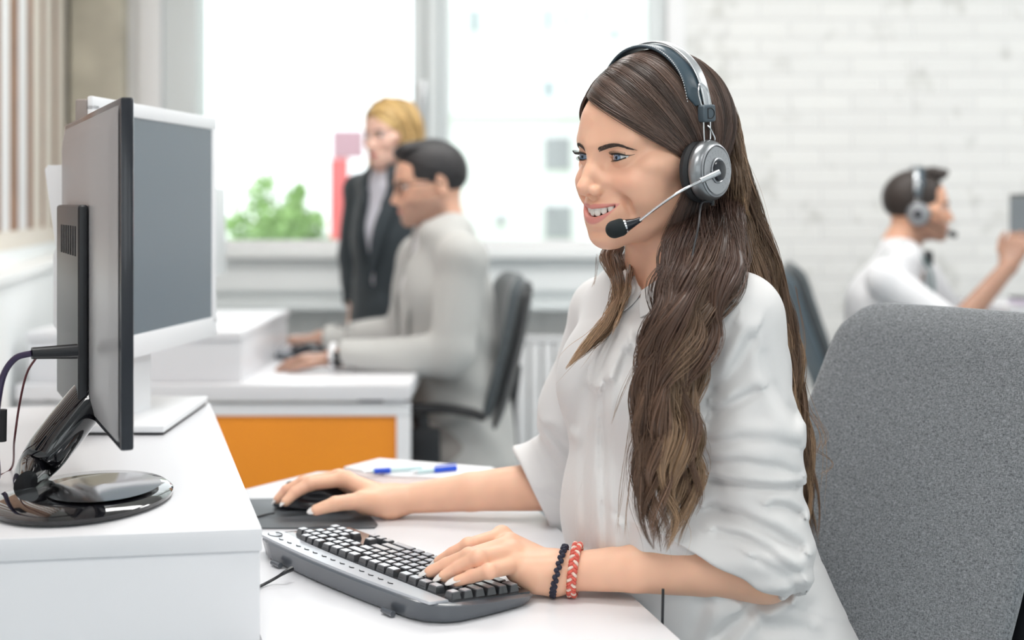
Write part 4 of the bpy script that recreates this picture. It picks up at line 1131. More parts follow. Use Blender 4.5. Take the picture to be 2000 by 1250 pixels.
def strands_mesh(curves, radii, name, mt, parent, tints=None, sides=3):
    """curves: (n, m, 3) array; tapering little tubes in ONE mesh"""
    C_ = np.asarray(curves); n, m, _ = C_.shape
    T = np.gradient(C_, axis=1); T /= np.linalg.norm(T, axis=2)[..., None] + 1e-9
    ref = np.array([0.3, -0.9, 0.2]); Nn = np.cross(T, ref); Nn /= np.linalg.norm(Nn, axis=2)[..., None] + 1e-9; Bn = np.cross(T, Nn)
    tp = np.clip(np.minimum(1, (1 - np.linspace(0, 1, m)) * 5 + 0.15), 0, 1)
    r = np.asarray(radii)[:, None] * tp[None, :]
    V = []
    for k in range(sides):
        a = 2 * PI * k / sides
        V.append(C_ + r[..., None] * (math.cos(a) * Nn + math.sin(a) * Bn))
    V = np.stack(V, 2).reshape(-1, 3)
    i = np.arange(n)[:, None, None] * m * sides; j = np.arange(m - 1)[None, :, None] * sides; k = np.arange(sides)[None, None, :]; k2 = (k + 1) % sides
    F = np.stack([i + j + k, i + j + k2, i + j + sides + k2, i + j + sides + k], -1).reshape(-1, 4)
    at = None
    if tints is not None:
        tt = np.asarray(tints)
        if tt.ndim == 2: tt = np.repeat(tt[:, None, :], m, axis=1)
        at = {'tint': np.repeat(tt.reshape(-1, 3), sides, axis=0)}
    return mesh_obj(name, V, F, mt, parent, attrs=at)

def fingers(p, joints, radii, k=0.004):
    """joints: list of chains of 3-D points"""
    for ch, rr in zip(joints, radii):
        for i in range(len(ch) - 1):
            p.append(cap(ch[i], ch[i + 1], rr[i], rr[i + 1], k if i else 0.010))
def gen_hand(p, wrist, d, nrm, thumb, size=1.0, curl=(0.35, 0.5, 0.4), spread=0.16, sect=1.0):
    """relaxed hand: d = direction of the fingers, nrm = back of the hand, thumb = +1/-1 side; returns finger tips"""
    d = unit(d); nrm = unit(nrm - d * (nrm @ d)); s = np.cross(d, nrm) * thumb; tips = []
    L = 0.085 * size
    for i, (off, ln) in enumerate(((0.030, 0.92), (0.010, 1.0), (-0.011, 0.95), (-0.030, 0.76))):
        mc = wrist + d * L * (1 - 0.10 * abs(off) / 0.03) + s * off * size
        p.append(cap(wrist + s * off * 0.5 * size, mc, 0.0125 * size, 0.0105 * size, 0.014))
        a = 0; q = mc; dd = unit(d + s * off / 0.03 * spread)
        ch = [q]; 
        for sg, cv in zip((0.042, 0.026, 0.022), curl):
            a += cv; q = q + (dd * math.cos(a) - nrm * math.sin(a)) * sg * ln * size; ch.append(q)
        for j in range(3): p.append(cap(ch[j], ch[j + 1], (0.0092 - 0.0008 * j) * size, (0.0086 - 0.001 * j) * size, 0.003 if j else 0.008))
        tips.append(ch)
    t0 = wrist + s * 0.018 * size + d * 0.02 * size - nrm * 0.004; t1 = wrist + s * 0.048 * size + d * 0.052 * size - nrm * 0.010; t2 = t1 + (d * 0.9 + s * 0.35 - nrm * 0.2) * 0.032 * size; t3 = t2 + (d - nrm * 0.15) * 0.025 * size
    p.append(cap(t0, t1, 0.014 * size, 0.011 * size, 0.014)); p.append(cap(t1, t2, 0.0105 * size, 0.0095 * size, 0.006)); p.append(cap(t2, t3, 0.0095 * size, 0.0075 * size, 0.003))
    return tips
# ------------------------------------------------------------------ the smiling woman
W = thing('person', 'smiling woman with long brown hair and white blouse, typing at the front desk', 'person', (0.27, 1.66, 0.0))
HD = Head(2.19398905, -0.09271219, -0.04524623, (0.17292939, 1.60180334, CAMZ + 0.05097405))
SKIN = (0.86, 0.50, 0.345)
sA = unit((0.418, -0.908, 0)); fA = unit((-0.908, -0.418, 0))      # her left, her front
shN = P(1440, 622, 1.51); elN = P(1492, 1108, 1.495); wrN = G(1080, 1119, .776)
shF = P(1185, 612, 1.80); elF = P(1112, 946, 1.90); wrF = G(764, 977, .7735)
neckB = P(1300, 610, 1.66)
hp = head_prims(HD, smile=True, eyes=(13.4, 4.0, 3.4), ears=True)
hp += [ecap(HD.W((0, -12, -40)), P(1296, 585, 1.65), (0.047, 0.048), (0.048, 0.047), sA, 0.02)]
hp += [cap(P(1296, 580, 1.655), P(1300, 650, 1.665), 0.046, 0.060, 0.03)]
hp += [cap(P(1290, 625, 1.65), P(1400, 630, 1.54), 0.036, 0.03, 0.03), cap(P(1290, 625, 1.66), P(1200, 630, 1.77), 0.034, 0.03, 0.03)]
hp += [cap(HD.W((40, 8, -50)), P(1262, 592, 1.60), 0.011, 0.007, 0.016)]     # neck muscle
v1, f1_ = sdf_mesh(hp, 0.0011, smooth=1)
t1 = skin_tint(v1, SKIN, HD, True)
# arms and hands
ap = []
def hand_near(p):
    mc = [G(980, 1047, .806), G(996, 1062, .803), G(1003, 1080, .797), G(1008, 1105, .787)]
    mid = [[G(915, 1066, .806), G(884, 1082, .796), G(858, 1097, .786)],
           [G(916, 1086, .806), G(872, 1103, .794), G(840, 1117, .785)],
           [G(934, 1090, .807), G(896, 1110, .794), G(868, 1125, .785)],
           [G(955, 1116, .797), G(920, 1126, .789), G(894, 1135, .784)]]
    wr = wrN
    for i, m_ in enumerate(mc):
        o = (np.array([0, 1, 0]) * (0.5 - i / 3.0) * 0.026)
        p.append(ecap(wr + o, m_, (0.014, 0.018), (0.0105, 0.0100), (0, 1, 0), 0.012))
        r = [0.0098, 0.0090, 0.0080, 0.0068] if i < 3 else [0.0088, 0.0080, 0.0072, 0.0062]
        ch = [m_] + mid[i]
        for j in range(3): p.append(cap(ch[j], ch[j + 1], r[j], r[j + 1], 0.008 if j == 0 else 0.0022))
        p.append(ell(ch[1], (r[1] * 1.08,) * 3, 0.003)); p.append(ell(m_ + (0, 0, .003), (0.0085,) * 3, 0.006))
    p.append(cap(wr, (mc[3] + wr) / 2 - (0, 0.002, 0.006), 0.022, 0.018, 0.015))
    p.append(cap((mc[3] + wr) / 2 - (0, 0.002, .006), mc[3] - (0, 0, .008), 0.017, 0.010, 0.012))
    th = [wr + (-0.01, 0.02, -0.004), G(1000, 1098, .780) + (0, .03, 0), G(950, 1104, .778) + (0, .02, 0), G(915, 1106, .778) + (0, .01, 0)]
    for j, (a, b_) in enumerate(((.014, .012), (.0115, .010), (.0095, .0075))): p.append(cap(th[j], th[j + 1], a, b_, 0.01 if j == 0 else 0.003))
    return mid
def hand_far(p):
    wr = wrF
    mc = [P(676, 936, 1.93), P(662, 932, 1.955), P(668, 942, 1.975), P(680, 955, 1.99)]
    mid = [[P(606, 945, 1.925), P(576, 962, 1.915), P(558, 980, 1.905)],
           [P(592, 943, 1.95), P(560, 958, 1.945), P(543, 975, 1.94)],
           [P(602, 953, 1.985), P(575, 970, 1.985), P(562, 985, 1.98)],
           [P(625, 965, 2.0), P(602, 978, 2.0), P(590, 990, 1.995)]]
    for i, m_ in enumerate(mc):
        o = (np.array([0, 1, 0]) * (i / 3.0 - 0.5) * 0.030)
        p.append(ecap(wr + o, m_, (0.014, 0.0165), (0.0115, 0.0110), (0, 1, 0), 0.012))
        r = [0.0105, 0.0096, 0.0086, 0.0068]
        ch = [m_] + mid[i]
        for j in range(3): p.append(cap(ch[j], ch[j + 1], r[j], r[j + 1], 0.008 if j == 0 else 0.002))
        p.append(ell(ch[1], (r[1] * 1.06,) * 3, 0.003))
    th = [wr + (0.0, -0.012, -0.002), P(706, 978, 1.885), P(655, 984, 1.868), P(618, 996, 1.862)]
    for j, (a, b_) in enumerate(((.019, .0145), (.0125, .0105), (.0105, .0080))): p.append(cap(th[j], th[j + 1], a, b_, 0.012 if j == 0 else 0.003))
    p.append(cap(wr - (0.0, 0, 0.004), P(712, 984, 1.90), 0.018, 0.014, 0.014))
    return mid, th
midN = hand_near(ap); midF, thF = hand_far(ap)
def lerp(a, b, t): return a + (b - a) * t
ap += [ecap(wrN + (0.008, 0, 0.001), lerp(wrN, elN, .4) + (0, 0, 0.003), (0.0225, 0.0205), (0.0285, 0.027), (0, 1, 0), 0.015),
       ecap(lerp(wrN, elN, .4) + (0, 0, 0.003), elN - (0, 0, 0.000), (0.0285, 0.027), (0.036, 0.037), (0, 1, 0), 0.004),
       cap(elN, shN, 0.034, 0.038, 0.02)]
ap += [ecap(wrF + (0.004, 0, 0), lerp(wrF, elF, .45) + (0, 0, 0.002), (0.024, 0.0195), (0.030, 0.0275), (0, 1, 0), 0.015),
       ecap(lerp(wrF, elF, .45) + (0, 0, 0.002), elF, (0.030, 0.0275), (0.036, 0.037), (0, 1, 0), 0.004),
       cap(elF, shF, 0.036, 0.044, 0.02)]
v2, f2_ = sdf_mesh(ap, 0.0015, smooth=1)
t2 = skin_tint(v2, (0.86, 0.515, 0.355))
kn = []
for ch in midN + midF: kn += ch[:2]
for k_ in kn:
    w = np.exp(-(np.linalg.norm(v2 - k_, axis=1) / 0.010) ** 2) * 0.35
    t2 = t2 * (1 - w[:, None]) + np.array((0.74, 0.34, 0.25)) * w[:, None]
# hidden core of the body
Pv = np.array([.285, 1.66, .60])
bp = [ecap(P(1300, 640, 1.655), (.215, 1.645, .95), (0.13, 0.07), (0.13, 0.085), sA, 0.03), ecap((.215, 1.645, .95), Pv, (0.12, 0.08), (0.16, 0.11), sA, 0.03)]
v3, f3_ = sdf_mesh(bp, 0.008)
body = mesh_obj('body', np.vstack([v1, v2, v3]), np.vstack([f1_, f2_ + len(v1), f3_ + len(v1) + len(v2)]), M['skin'], W,
                attrs={'tint': np.vstack([t1, t2, skin_tint(v3, SKIN)])})
eyeballs(HD, W, (0.17, 0.27, 0.42), gaze=(0.10, -0.02))
# teeth: upper arch
tp = []; top_, bot_, fy_, hw_ = mouth_curves(True)
x = 0
ws = [8.6, 7.2, 7.6, 6.4]
for sg in (1, -1):
    x = 0
    for i, w in enumerate(ws):
        xc = x + w / 2; x += w * (1 - 0.03 * i)
        dd = 3.6; fz = fy_(xc) - dd - 0.3 * i; sl = 2 * 22 * xc / 33 ** 2
        a = math.atan(sl); rot = np.array(Matrix.Rotation(-a * sg, 3, 'Z'))
        zlo = -55.8 + 0.035 * xc ** 1.6 + (0.8 if i == 1 else 0)
        tp += [grp(HD.E((xc * sg, fz, (zlo - 40) / 2), (w / 2 + 0.45, 3.0, (-40 - zlo) / 2 + 2.0), 0.1, rot=rot) + [dict(HD.F(lambda q, z=zlo: z - q[:, 2], (xc * sg, fz, -50), 30, k=1.2), op='s', f=(lambda X, z=zlo: (HD.L(X)[:, 2] - z) * 1e-3 * -1 * -1))], k=0.00025)]
for t_ in tp:   # cut the lower rim: removes everything under zlo
    t_['ps'][1]['op'] = 'clip'; g_ = t_['ps'][1]['f']; t_['ps'][1]['f'] = (lambda X, g_=g_: -g_(X)); t_['ps'][1]['br'] = 1e9
for t_ in tp: t_['br'] = 0.012; t_['bc'] = t_['ps'][0]['bc']
v, f = sdf_mesh(tp, 0.0006, smooth=0); mesh_obj('teeth', v, f, M['teeth'], W)
# eyeliner, lashes, brows
def on_ball(l, u, r, sg):
    dx = l; dz = u; return np.array([(EYE[0] + dx) * sg, EYE[1] + math.sqrt(max(0.1, r * r - dx * dx - dz * dz)), EYE[2] + dz])
a_, up_, lo_ = 13.4, 4.0, 3.4
def arc(x, h, a): 
    R = (a * a + h * h) / (2 * h); return math.sqrt(max(R * R - x * x, 0)) - (R - h)
for sg in (1, -1):
    lb = MB(); lashes = []
    U = []
    for x in np.linspace(-10.2, 12.0, 22):
        U.append(on_ball(x, arc(x * a_ / 14.2, up_, a_) + 0.05 * x + 0.2, EYR + 1.1, sg))
    U.append(np.array([(EYE[0] + 14.6) * sg, EYE[1] + 4.8, EYE[2] + 1.8])); U.append(np.array([(EYE[0] + 18.4) * sg, EYE[1] + 0.8, EYE[2] + 2.9]))
    lb.tube(HD.W(np.array(U)), [0.0003, 0.0007, 0.0009, 0.0010, 0.0011, 0.0010, 0.0002], 8)
    Lw = [on_ball(x, -arc(x, lo_, a_) + 0.05 * x - 0.15, EYR + 0.9, sg) for x in np.linspace(-10.5, 12.0, 18)]
    lb.tube(HD.W(np.array(Lw)), [0.00015, 0.0003, 0.0005, 0.0006], 8)
    for x in np.linspace(-7.5, 13.5, 34):
        p0 = on_ball(min(x, 12.3), arc(min(x, 12.3), up_, a_) + 0.05 * x + 0.3, EYR + 1.3, sg)
        ln = 4.6 + 3.6 * (x + 10) / 24; o = np.array([x * 0.05 * sg + 0.15 * sg, 1.0, 0.25]); o /= np.linalg.norm(o)
        lashes.append(catmull(HD.W(np.array([p0, p0 + o * ln * 0.55 + (0, 0, 0.2), p0 + o * ln * 0.9 + (0, 0, ln * 0.45)])), 8))
    for x in np.linspace(-6, 12.3, 26):
        p0 = on_ball(x, -arc(x, lo_, a_) + 0.05 * x - 0.2, EYR + 1.0, sg); o = unit((x * 0.04 * sg, 1.0, -0.5))
        lashes.append(catmull(HD.W(np.array([p0, p0 + o * 2.0, p0 + o * 3.2 + (0, 0, -.2)])), 8))
    lb.obj('eyeliner', M['liner'], W)
    strands_mesh(lashes, np.full(len(lashes), 0.00013), 'eyelashes', M['liner'], W)
M['hair'] = mat('brown_hair', (0.10, 0.05, 0.03), 0.34, spec=0.55, attr='tint')
M['brow'] = mat('brow_hair', (0.075, 0.048, 0.038), 0.6)
def surf_f(l, u):   # forehead surface of the head by marching the field
    fs = np.linspace(112, 40, 289); X = HD.W(np.c_[np.full(289, l), fs, np.full(289, u)]); d = combine(hp, X)
    i = np.argmax(d < 0); return fs[i]
for sg in (1, -1):
    cur = []; rr = np.random.RandomState(5)
    for i in range(330):
        s = rr.rand(); xx = 12 + 32 * s; ctr = 21.5 + 6.0 * math.sin(min(s / 0.66, 1) * PI / 2) - (5.0 * ((s - 0.66) / 0.34) ** 1.5 if s > 0.66 else 0)
        th = 4.6 * (1 - 0.8 * s ** 1.7); u0 = ctr + (rr.rand() - .5) * 2 * th * 0.55; f0 = surf_f(xx * sg, u0) + 0.1
        tl = 6 + 2 * rr.rand(); dx = tl * (0.5 + 0.5 * s); dz = (1.6 * (1 - s * 2.2)) * 2.0
        xe = xx + dx; ue = u0 + dz * 0.6; fe = surf_f(xe * sg, ue) + 0.5
        cur.append(catmull(HD.W(np.array([[xx * sg, f0, u0], [(xx + xe) / 2 * sg, (f0 + fe) / 2 + 0.9, (u0 + ue) / 2 + 0.3], [xe * sg, fe, ue]])), 6))
    strands_mesh(cur, np.full(len(cur), 0.00024), 'eyebrow', M['brow'], W)
# finger nails
def nail(tip, prev, up, L=0.011, w=0.0052, ext=0.006):
    d = unit(tip - prev); up = unit(up - d * (up @ d)); s = np.cross(d, up)
    c = tip + up * 0.0046 - d * 0.001; rings = []
    for i in range(14):
        t = i / 13; y = -L * 0.45 + (L + ext) * t; wi = w * (1 - 0.12 * t) * math.sqrt(max(0.02, 1 - max(0, (t - 0.55) / 0.45) ** 2)) * min(1, 0.55 + 3 * t)
        dr = -0.0035 * t * t
        o = [(wi * math.cos(a), 0.0009 * math.sin(a)) for a in np.linspace(0, 2 * PI, 16, endpoint=False)]
        rings.append([c + d * y + s * x_ + up * (z_ + dr - 28 * x_ * x_) for x_, z_ in o])
    MB().loft(rings).obj('fingernail', M['nail'], W, angle=70)
vw = np.array([-.05, -.45, 0.9])
for i, ch in enumerate(midN): nail(ch[2], ch[1], vw, L=0.012, w=0.0054, ext=0.009)
nail(midF[0][2], midF[0][1], np.array([-.5, -.5, .7]), ext=0.006); nail(midF[1][2], midF[1][1], np.array([-.6, -.3, .7]), ext=0.006)
nail(midF[2][2], midF[2][1], np.array([-.6, 0, .7])); nail(thF[3], thF[2], np.array([-.1, -.75, .55]), L=0.014, w=0.0062, ext=0.007)

# ------------------------------------------------------------------ blouse
M['blouse'] = mat('white_silk_blouse', (0.72, 0.705, 0.70), 0.5, sheen=0.15, sss=0.0, bump=(600, 0.05, 0.0003))
cp = []
ch0 = np.array([.205, 1.645, 1.00]); wa0 = np.array([.205, 1.645, .82]); hi0 = np.array([.285, 1.665, .60])
cp += [ecap(P(1296, 592, 1.655), ch0, (0.115, 0.066), (0.155, 0.105), sA, 0.02)]
cp += [ecap(ch0, wa0, (0.155, 0.105), (0.150, 0.125), sA, 0.05), ecap(wa0, hi0, (0.150, 0.125), (0.190, 0.150), sA, 0.06)]
for g in (1, -1): cp.append(ell(ch0 + fA * 0.062 + sA * g * 0.065 + (0, 0, -.02), (0.062, 0.062, 0.065), 0.05))
cp += [cap(P(1310, 565, 1.655), shN + (0, 0, 0.0), 0.05, 0.050, 0.04), cap(P(1290, 570, 1.66), shF + (0, 0, 0.0), 0.045, 0.048, 0.05)]
elS = P(1497, 1082, 1.497)
slN = [ecap(shN, lerp(shN, elS, .5), (0.052, 0.052), (0.054, 0.050), (0, 1, 0), 0.02), ecap(lerp(shN, elS, .5), elS, (0.054, 0.050), (0.053, 0.047), (0, 1, 0), 0.03),
       ecap(elS, lerp(elN, wrN, .45) + (0, 0, 0.014), (0.054, 0.046), (0.052, 0.048), (0, 1, 0), 0.03)]
cA, cB = P(1322, 1050, 1.5), P(1522, 1152, 1.5); dAB = unit(cB - cA); nN = np.array([dAB[2], 0, -dAB[0]]); nN = nN if nN[0] < 0 else -nN
slN.append(plane_cut(cA + (0, 0, 0), nN, 0.004))
slN += [ecap(lerp(elN, wrN, .14), lerp(elN, wrN, .75) + (0, 0, 0.010), (0.0445, 0.0435), (0.047, 0.046), (0, 1, 0), 0.006, op='s')]
cp.append(grp(slN, k=0.012))
slF = [ecap(shF, lerp(shF, elF, .55) + (-.005, 0, 0), (0.052, 0.048), (0.056, 0.054), (0, 1, 0), 0.02), ecap(lerp(shF, elF, .55) + (-.005, 0, 0), elF, (0.056, 0.054), (0.060, 0.060), (0, 1, 0), 0.03),
       ecap(elF, lerp(elF, wrF, .5), (0.060, 0.060), (0.058, 0.056), (0, 1, 0), 0.03)]
cA, cB = P(1016, 898, 1.9), P(1068, 1002, 1.9); dAB = unit(cB - cA); nF = np.array([dAB[2], 0, -dAB[0]]); nF = nF if nF[0] < 0 else -nF
slF.append(plane_cut(cA, nF, 0.004)); slF.append(ecap(elF, lerp(elF, wrF, .7), (0.052, 0.052), (0.052, 0.052), (0, 1, 0), 0.006, op='s'))
cp.append(grp(slF, k=0.014))
# neck opening: a V towards the front
cp.append(cap(P(1294, 552, 1.65), HD.W((0, -12, -60)), 0.0475, 0.062, 0.008, op='s'))
cp.append(cap(P(1254, 574, 1.565), P(1272, 520, 1.60), 0.006, 0.034, 0.006, op='s'))
axN = unit(elN - shN)
CREASES = [  # (picture points, distance, half width mm, depth mm)
 ([(1388, 945), (1440, 942), (1500, 948), (1556, 950)], 1.47, 5, 5.0), ([(1388, 905), (1450, 896), (1510, 905), (1556, 925)], 1.47, 5, 2.6),
 ([(1395, 1000), (1440, 1004), (1500, 1028), (1552, 1062)], 1.47, 6, 4.5), ([(1400, 1038), (1440, 1042), (1490, 1064), (1545, 1108)], 1.47, 5, 3.2),
 ([(1388, 800), (1402, 765), (1430, 720), (1462, 665)], 1.47, 8, 5.0), ([(1386, 832), (1398, 812), (1420, 790), (1470, 762)], 1.47, 6, 4.0),
 ([(1395, 866), (1440, 850), (1500, 852), (1552, 870)], 1.47, 6, 2.6), ([(1556, 812), (1530, 790), (1500, 740), (1490, 690)], 1.47, 7, 3.0),
 ([(1505, 980), (1530, 985), (1558, 1002)], 1.47, 5, 4.5), ([(1425, 640), (1400, 700), (1389, 760)], 1.47, 7, 3.0), ([(1470, 1080), (1510, 1100), (1550, 1140)], 1.47, 6, 3.5),
 ([(1182, 745), (1176, 850), (1178, 960), (1182, 1070)], 1.56, 5, 4.0), ([(1152, 770), (1141, 880), (1143, 980), (1148, 1070)], 1.57, 7, 4.0),
 ([(1222, 690), (1206, 780), (1200, 880), (1206, 1000)], 1.53, 7, 4.0), ([(1128, 835), (1160, 790), (1200, 735), (1245, 660)], 1.56, 8, 4.0),
 ([(1235, 700), (1224, 800), (1222, 900), (1230, 1060)], 1.52, 6, 3.0), ([(1195, 640), (1170, 700), (1140, 760), (1120, 830)], 1.62, 7, 3.0),
 ([(1500, 1178), (1460, 1215), (1410, 1262)], 1.47, 7, 5.0), ([(1545, 1172), (1500, 1196), (1475, 1190), (1500, 1235), (1590, 1250)], 1.47, 8, 5.0), ([(1380, 1185), (1370, 1230), (1350, 1290)], 1.47, 8, 4.0),
 ([(1070, 830), (1110, 870), (1122, 880)], 1.86, 6, 3.0), ([(1055, 850), (1085, 905), (1118, 925)], 1.86, 6, 2.0), ([(1150, 640), (1130, 720), (1112, 790)], 1.80, 7, 3.0), ([(1070, 960), (1100, 975), (1130, 940)], 1.86, 6, 1.5)]
CW = [(np.array([P(x, y, D) for x, y in pts]), w / 1000., dp / 1000.) for pts, D, w, dp in CREASES]
def creases(X):
    d = np.zeros(len(X))
    for pl_, w, dp in CW:
        best = np.full(len(X), 9.0); c_ = pl_.mean(0); R_ = np.abs(pl_ - c_).max() * 1.5 + 0.06
        m = (np.abs(X - c_) < R_).all(1)
        if not m.any(): continue
        Y = X[m][:, [0, 2]]; bb = best[m]; sgn = np.zeros(len(Y)); q = pl_[:, [0, 2]]
        for a, b_ in zip(q[:-1], q[1:]):
            ba = b_ - a; h = np.clip((Y - a) @ ba / (ba @ ba), 0, 1); v_ = Y - a - h[:, None] * ba; dd = np.linalg.norm(v_, axis=1)
            s_ = ba[0] * v_[:, 1] - ba[1] * v_[:, 0]; u_ = dd < bb; bb = np.where(u_, dd, bb); sgn = np.where(u_, np.sign(s_), sgn)
        front = np.clip((c_[1] + 0.055 - X[m][:, 1]) / 0.03, 0, 1)
        t = bb * sgn
        d[m] += 1.35 * front * dp * (np.exp(-(t / w) ** 2) - 0.75 * np.exp(-((t - 2.0 * w) / (1.5 * w)) ** 2))
    return d
def folds(X):
    d = creases(X)
    q = X - ch0; s = q @ sA; f_ = q @ fA; z = X[:, 2]
    torso = np.clip((X[:, 0] * 0 + 1), 0, 1)
    # near sleeve: rings bunching towards the elbow
    t = (X - shN) @ axN / np.linalg.norm(elN - shN)
    dn = np.linalg.norm((X - shN) - np.outer((X - shN) @ axN, axN), axis=1)
    wN = np.exp(-(np.clip(dn - 0.055, 0, None) / 0.02) ** 2) * np.clip((t - 0.0) * 3, 0, 1)
    w2 = np.clip((t - 0.25) / 0.5, 0, 1)
    wr = np.sin(t * 46 + 3.0 * vnoise(X * 13, 5) + 16 * (X[:, 0] - shN[0])) * np.clip(0.55 + 0.8 * vnoise(X * 11 + 3, 9), 0, 1.2)
    d += wN * w2 * 0.0034 * wr
    wr2 = np.sin(X[:, 0] * 120 + t * 20 + 3 * vnoise(X * 9, 15)); d += wN * (1 - w2) * 0.0020 * wr2 * np.clip(0.4 + vnoise(X * 8, 2), 0, 1)
    # torso: long vertical folds hanging from the bust, softer above
    wT = (1 - wN) * np.clip((1.08 - z) / 0.12, 0, 1)
    a = np.sin(s * 58 + 1.2 * vnoise(X * 7, 21) * 2.2 + z * 5); d += wT * 0.0042 * a * np.clip(0.5 + 0.6 * vnoise(X * 4, 31), 0.1, 1)
    b_ = np.sin(z * 34 + s * 30 + 4 * vnoise(X * 8, 41)); d += wT * 0.0022 * b_ * np.clip(0.4 + vnoise(X * 6, 43), 0, 1)
    # button placket
    pw = np.clip((0.017 - np.abs(s - 0.012)) / 0.0015, 0, 1) * (f_ > 0.03) * (1 - wN); d -= pw * 0.0020
    # cuff band
    for cA_, n_, cc in ((P(1322, 1050, 1.5), nN, elN), (P(1016, 898, 1.9), nF, elF)):
        e = (X - cA_) @ n_; near = np.linalg.norm(X - cc, axis=1) < 0.2
        d -= near * np.clip((e + 0.034) / 0.0015, 0, 1) * (e < 0.01) * 0.0012
    return d
v, f = sdf_mesh(cp, 0.0026, disp=folds, smooth=1, margin=0.006)
bl = mesh_obj('blouse', v, f, M['blouse'], W)
# collar wings, laid on the blouse
def hit(px, py, lift=0.003, d0=1.40, d1=1.95):
    Ds = np.linspace(d0, d1, 700); X = np.array([P(px, py, D) for D in Ds]); d = combine(cp, X); i = int(np.argmax(d < lift))
    return P(px, py, Ds[i] if d[i] < lift else 1.6)
def strip(A, B, th=0.0016, n=22):
    """thin curved cloth between two edge curves"""
    A = catmull(A, n); B = catmull(B, n); m = 6; G_ = np.array([[A[i] + (B[i] - A[i]) * j / (m - 1) for j in range(m)] for i in range(n)])
    du = np.gradient(G_, axis=0); dv = np.gradient(G_, axis=1); nn = np.cross(du, dv); nn /= np.linalg.norm(nn, axis=2)[..., None] + 1e-9
    bul = np.sin(np.linspace(0, PI, m))[None, :, None] * 0.0022
    top = (G_ + nn * (th / 2 + bul)).reshape(-1, 3); bot = (G_ - nn * (th / 2 - bul)).reshape(-1, 3); N = n * m; F = []
    for i in range(n - 1):
        for j in range(m - 1):
            a, b_, c, d = i * m + j, (i + 1) * m + j, (i + 1) * m + j + 1, i * m + j + 1
            F += [(a, b_, c, d), (a + N, d + N, c + N, b_ + N)]
    bd_ = [i * m for i in range(n)] + [(n - 1) * m + j for j in range(1, m)] + [i * m + m - 1 for i in range(n - 2, -1, -1)] + [j for j in range(m - 2, 0, -1)]
    for a, b_ in zip(bd_, bd_[1:] + bd_[:1]): F.append((a, a + N, b_ + N, b_))
    return np.vstack([top, bot]), F
# near wing (her left) and far wing
v, f = strip([P(1345, 512, 1.60), P(1322, 522, 1.585), P(1294, 540, 1.565), P(1253, 568, 1.566)], [hit(1350, 560, .004), hit(1322, 580, .004), hit(1288, 602, .006), hit(1251, 620, .005)])
MB().add(v, f).obj('collar', M['blouse'], W, angle=60)
v, f = strip([P(1237, 500, 1.67), P(1237, 520, 1.64), P(1242, 545, 1.60), P(1253, 568, 1.568)], [hit(1226, 540, .004), hit(1221, 560, .004), hit(1217, 585, .005), hit(1219, 607, .005)])
MB().add(v, f).obj('collar', M['blouse'], W, angle=60)
# dark trousers
M['trouser'] = mat('dark_trousers', (0.03, 0.032, 0.04), 0.8)
lp = [ecap(Pv + (0, 0, -.02), Pv + (0, 0, -.05), (0.165, 0.12), (0.17, 0.13), sA, 0.03)]
for g in (1, -1):
    hp_ = Pv + sA * 0.085 * g + (0, 0, -.05); kn_ = hp_ + fA * 0.40 + sA * 0.02 * g + (0, 0, -0.02); an = np.array([kn_[0] + 0.03, kn_[1], 0.09])
    lp += [cap(hp_, kn_, 0.082, 0.06, 0.03), cap(kn_, an, 0.057, 0.04, 0.02)]
    sh = [cap(an + (0, 0, -.035), an + fA * 0.13 + (0, 0, -.06), 0.034, 0.028, 0.02), plane_cut((0, 0, 0.002), (0, 0, -1), 0.004)]
    v, f = sdf_mesh(sh, 0.005); mesh_obj('shoe', v, f, M['rubber'], W)
v, f = sdf_mesh(lp, 0.007); mesh_obj('trousers', v, f, M['trouser'], W)
tag(MB().tube(catmull([P(1295, 1150, 1.44), P(1294, 1200, 1.44), P(1293, 1262, 1.45), P(1290, 1330, 1.47)], 16), 0.0016, 8).obj('headset_cable', M['black_plastic']), 'thin black headset cord hanging below the woman\'s near forearm', 'cable')

# bracelets
def ring_pts(c, ax, ra, rb, side, n, ph=0):
    ax = unit(ax); s = unit(side - ax * (side @ ax)); t = np.cross(ax, s)
    return [c + s * ra * math.cos(a) + t * rb * math.sin(a) for a in np.linspace(0, 2 * PI, n, endpoint=False) + ph]
fad = unit(elN - wrN)
cb_ = G(1092, 1115, .7795); ax1 = unit(fad + (0, 0, -0.30))
b = MB(); 
for i, p_ in enumerate(ring_pts(cb_, ax1, 0.0315, 0.0282, np.array([0, 1., 0]), 46)):
    q = p_ + ax1 * 0.0012 * (-1) ** i
    b.lathe([(0.0, -0.0031), (0.0022, -0.0024), (0.0032, 0), (0.0022, 0.0024), (0, 0.0031)], 8, (np.eye(3), q))
tag(b.obj('bracelet', mat('navy_cord', (0.018, 0.02, 0.04), 0.7)), 'dark navy knotted bracelet on the woman\'s near wrist', 'bracelet')
cb2_ = G(1123, 1113, .7795); ax2 = unit(fad + (0, 0, -0.16))
bt = thing('bracelet', 'red and cream braided bracelet beside the navy one', 'bracelet', tuple(cb2_))
n_ = 300
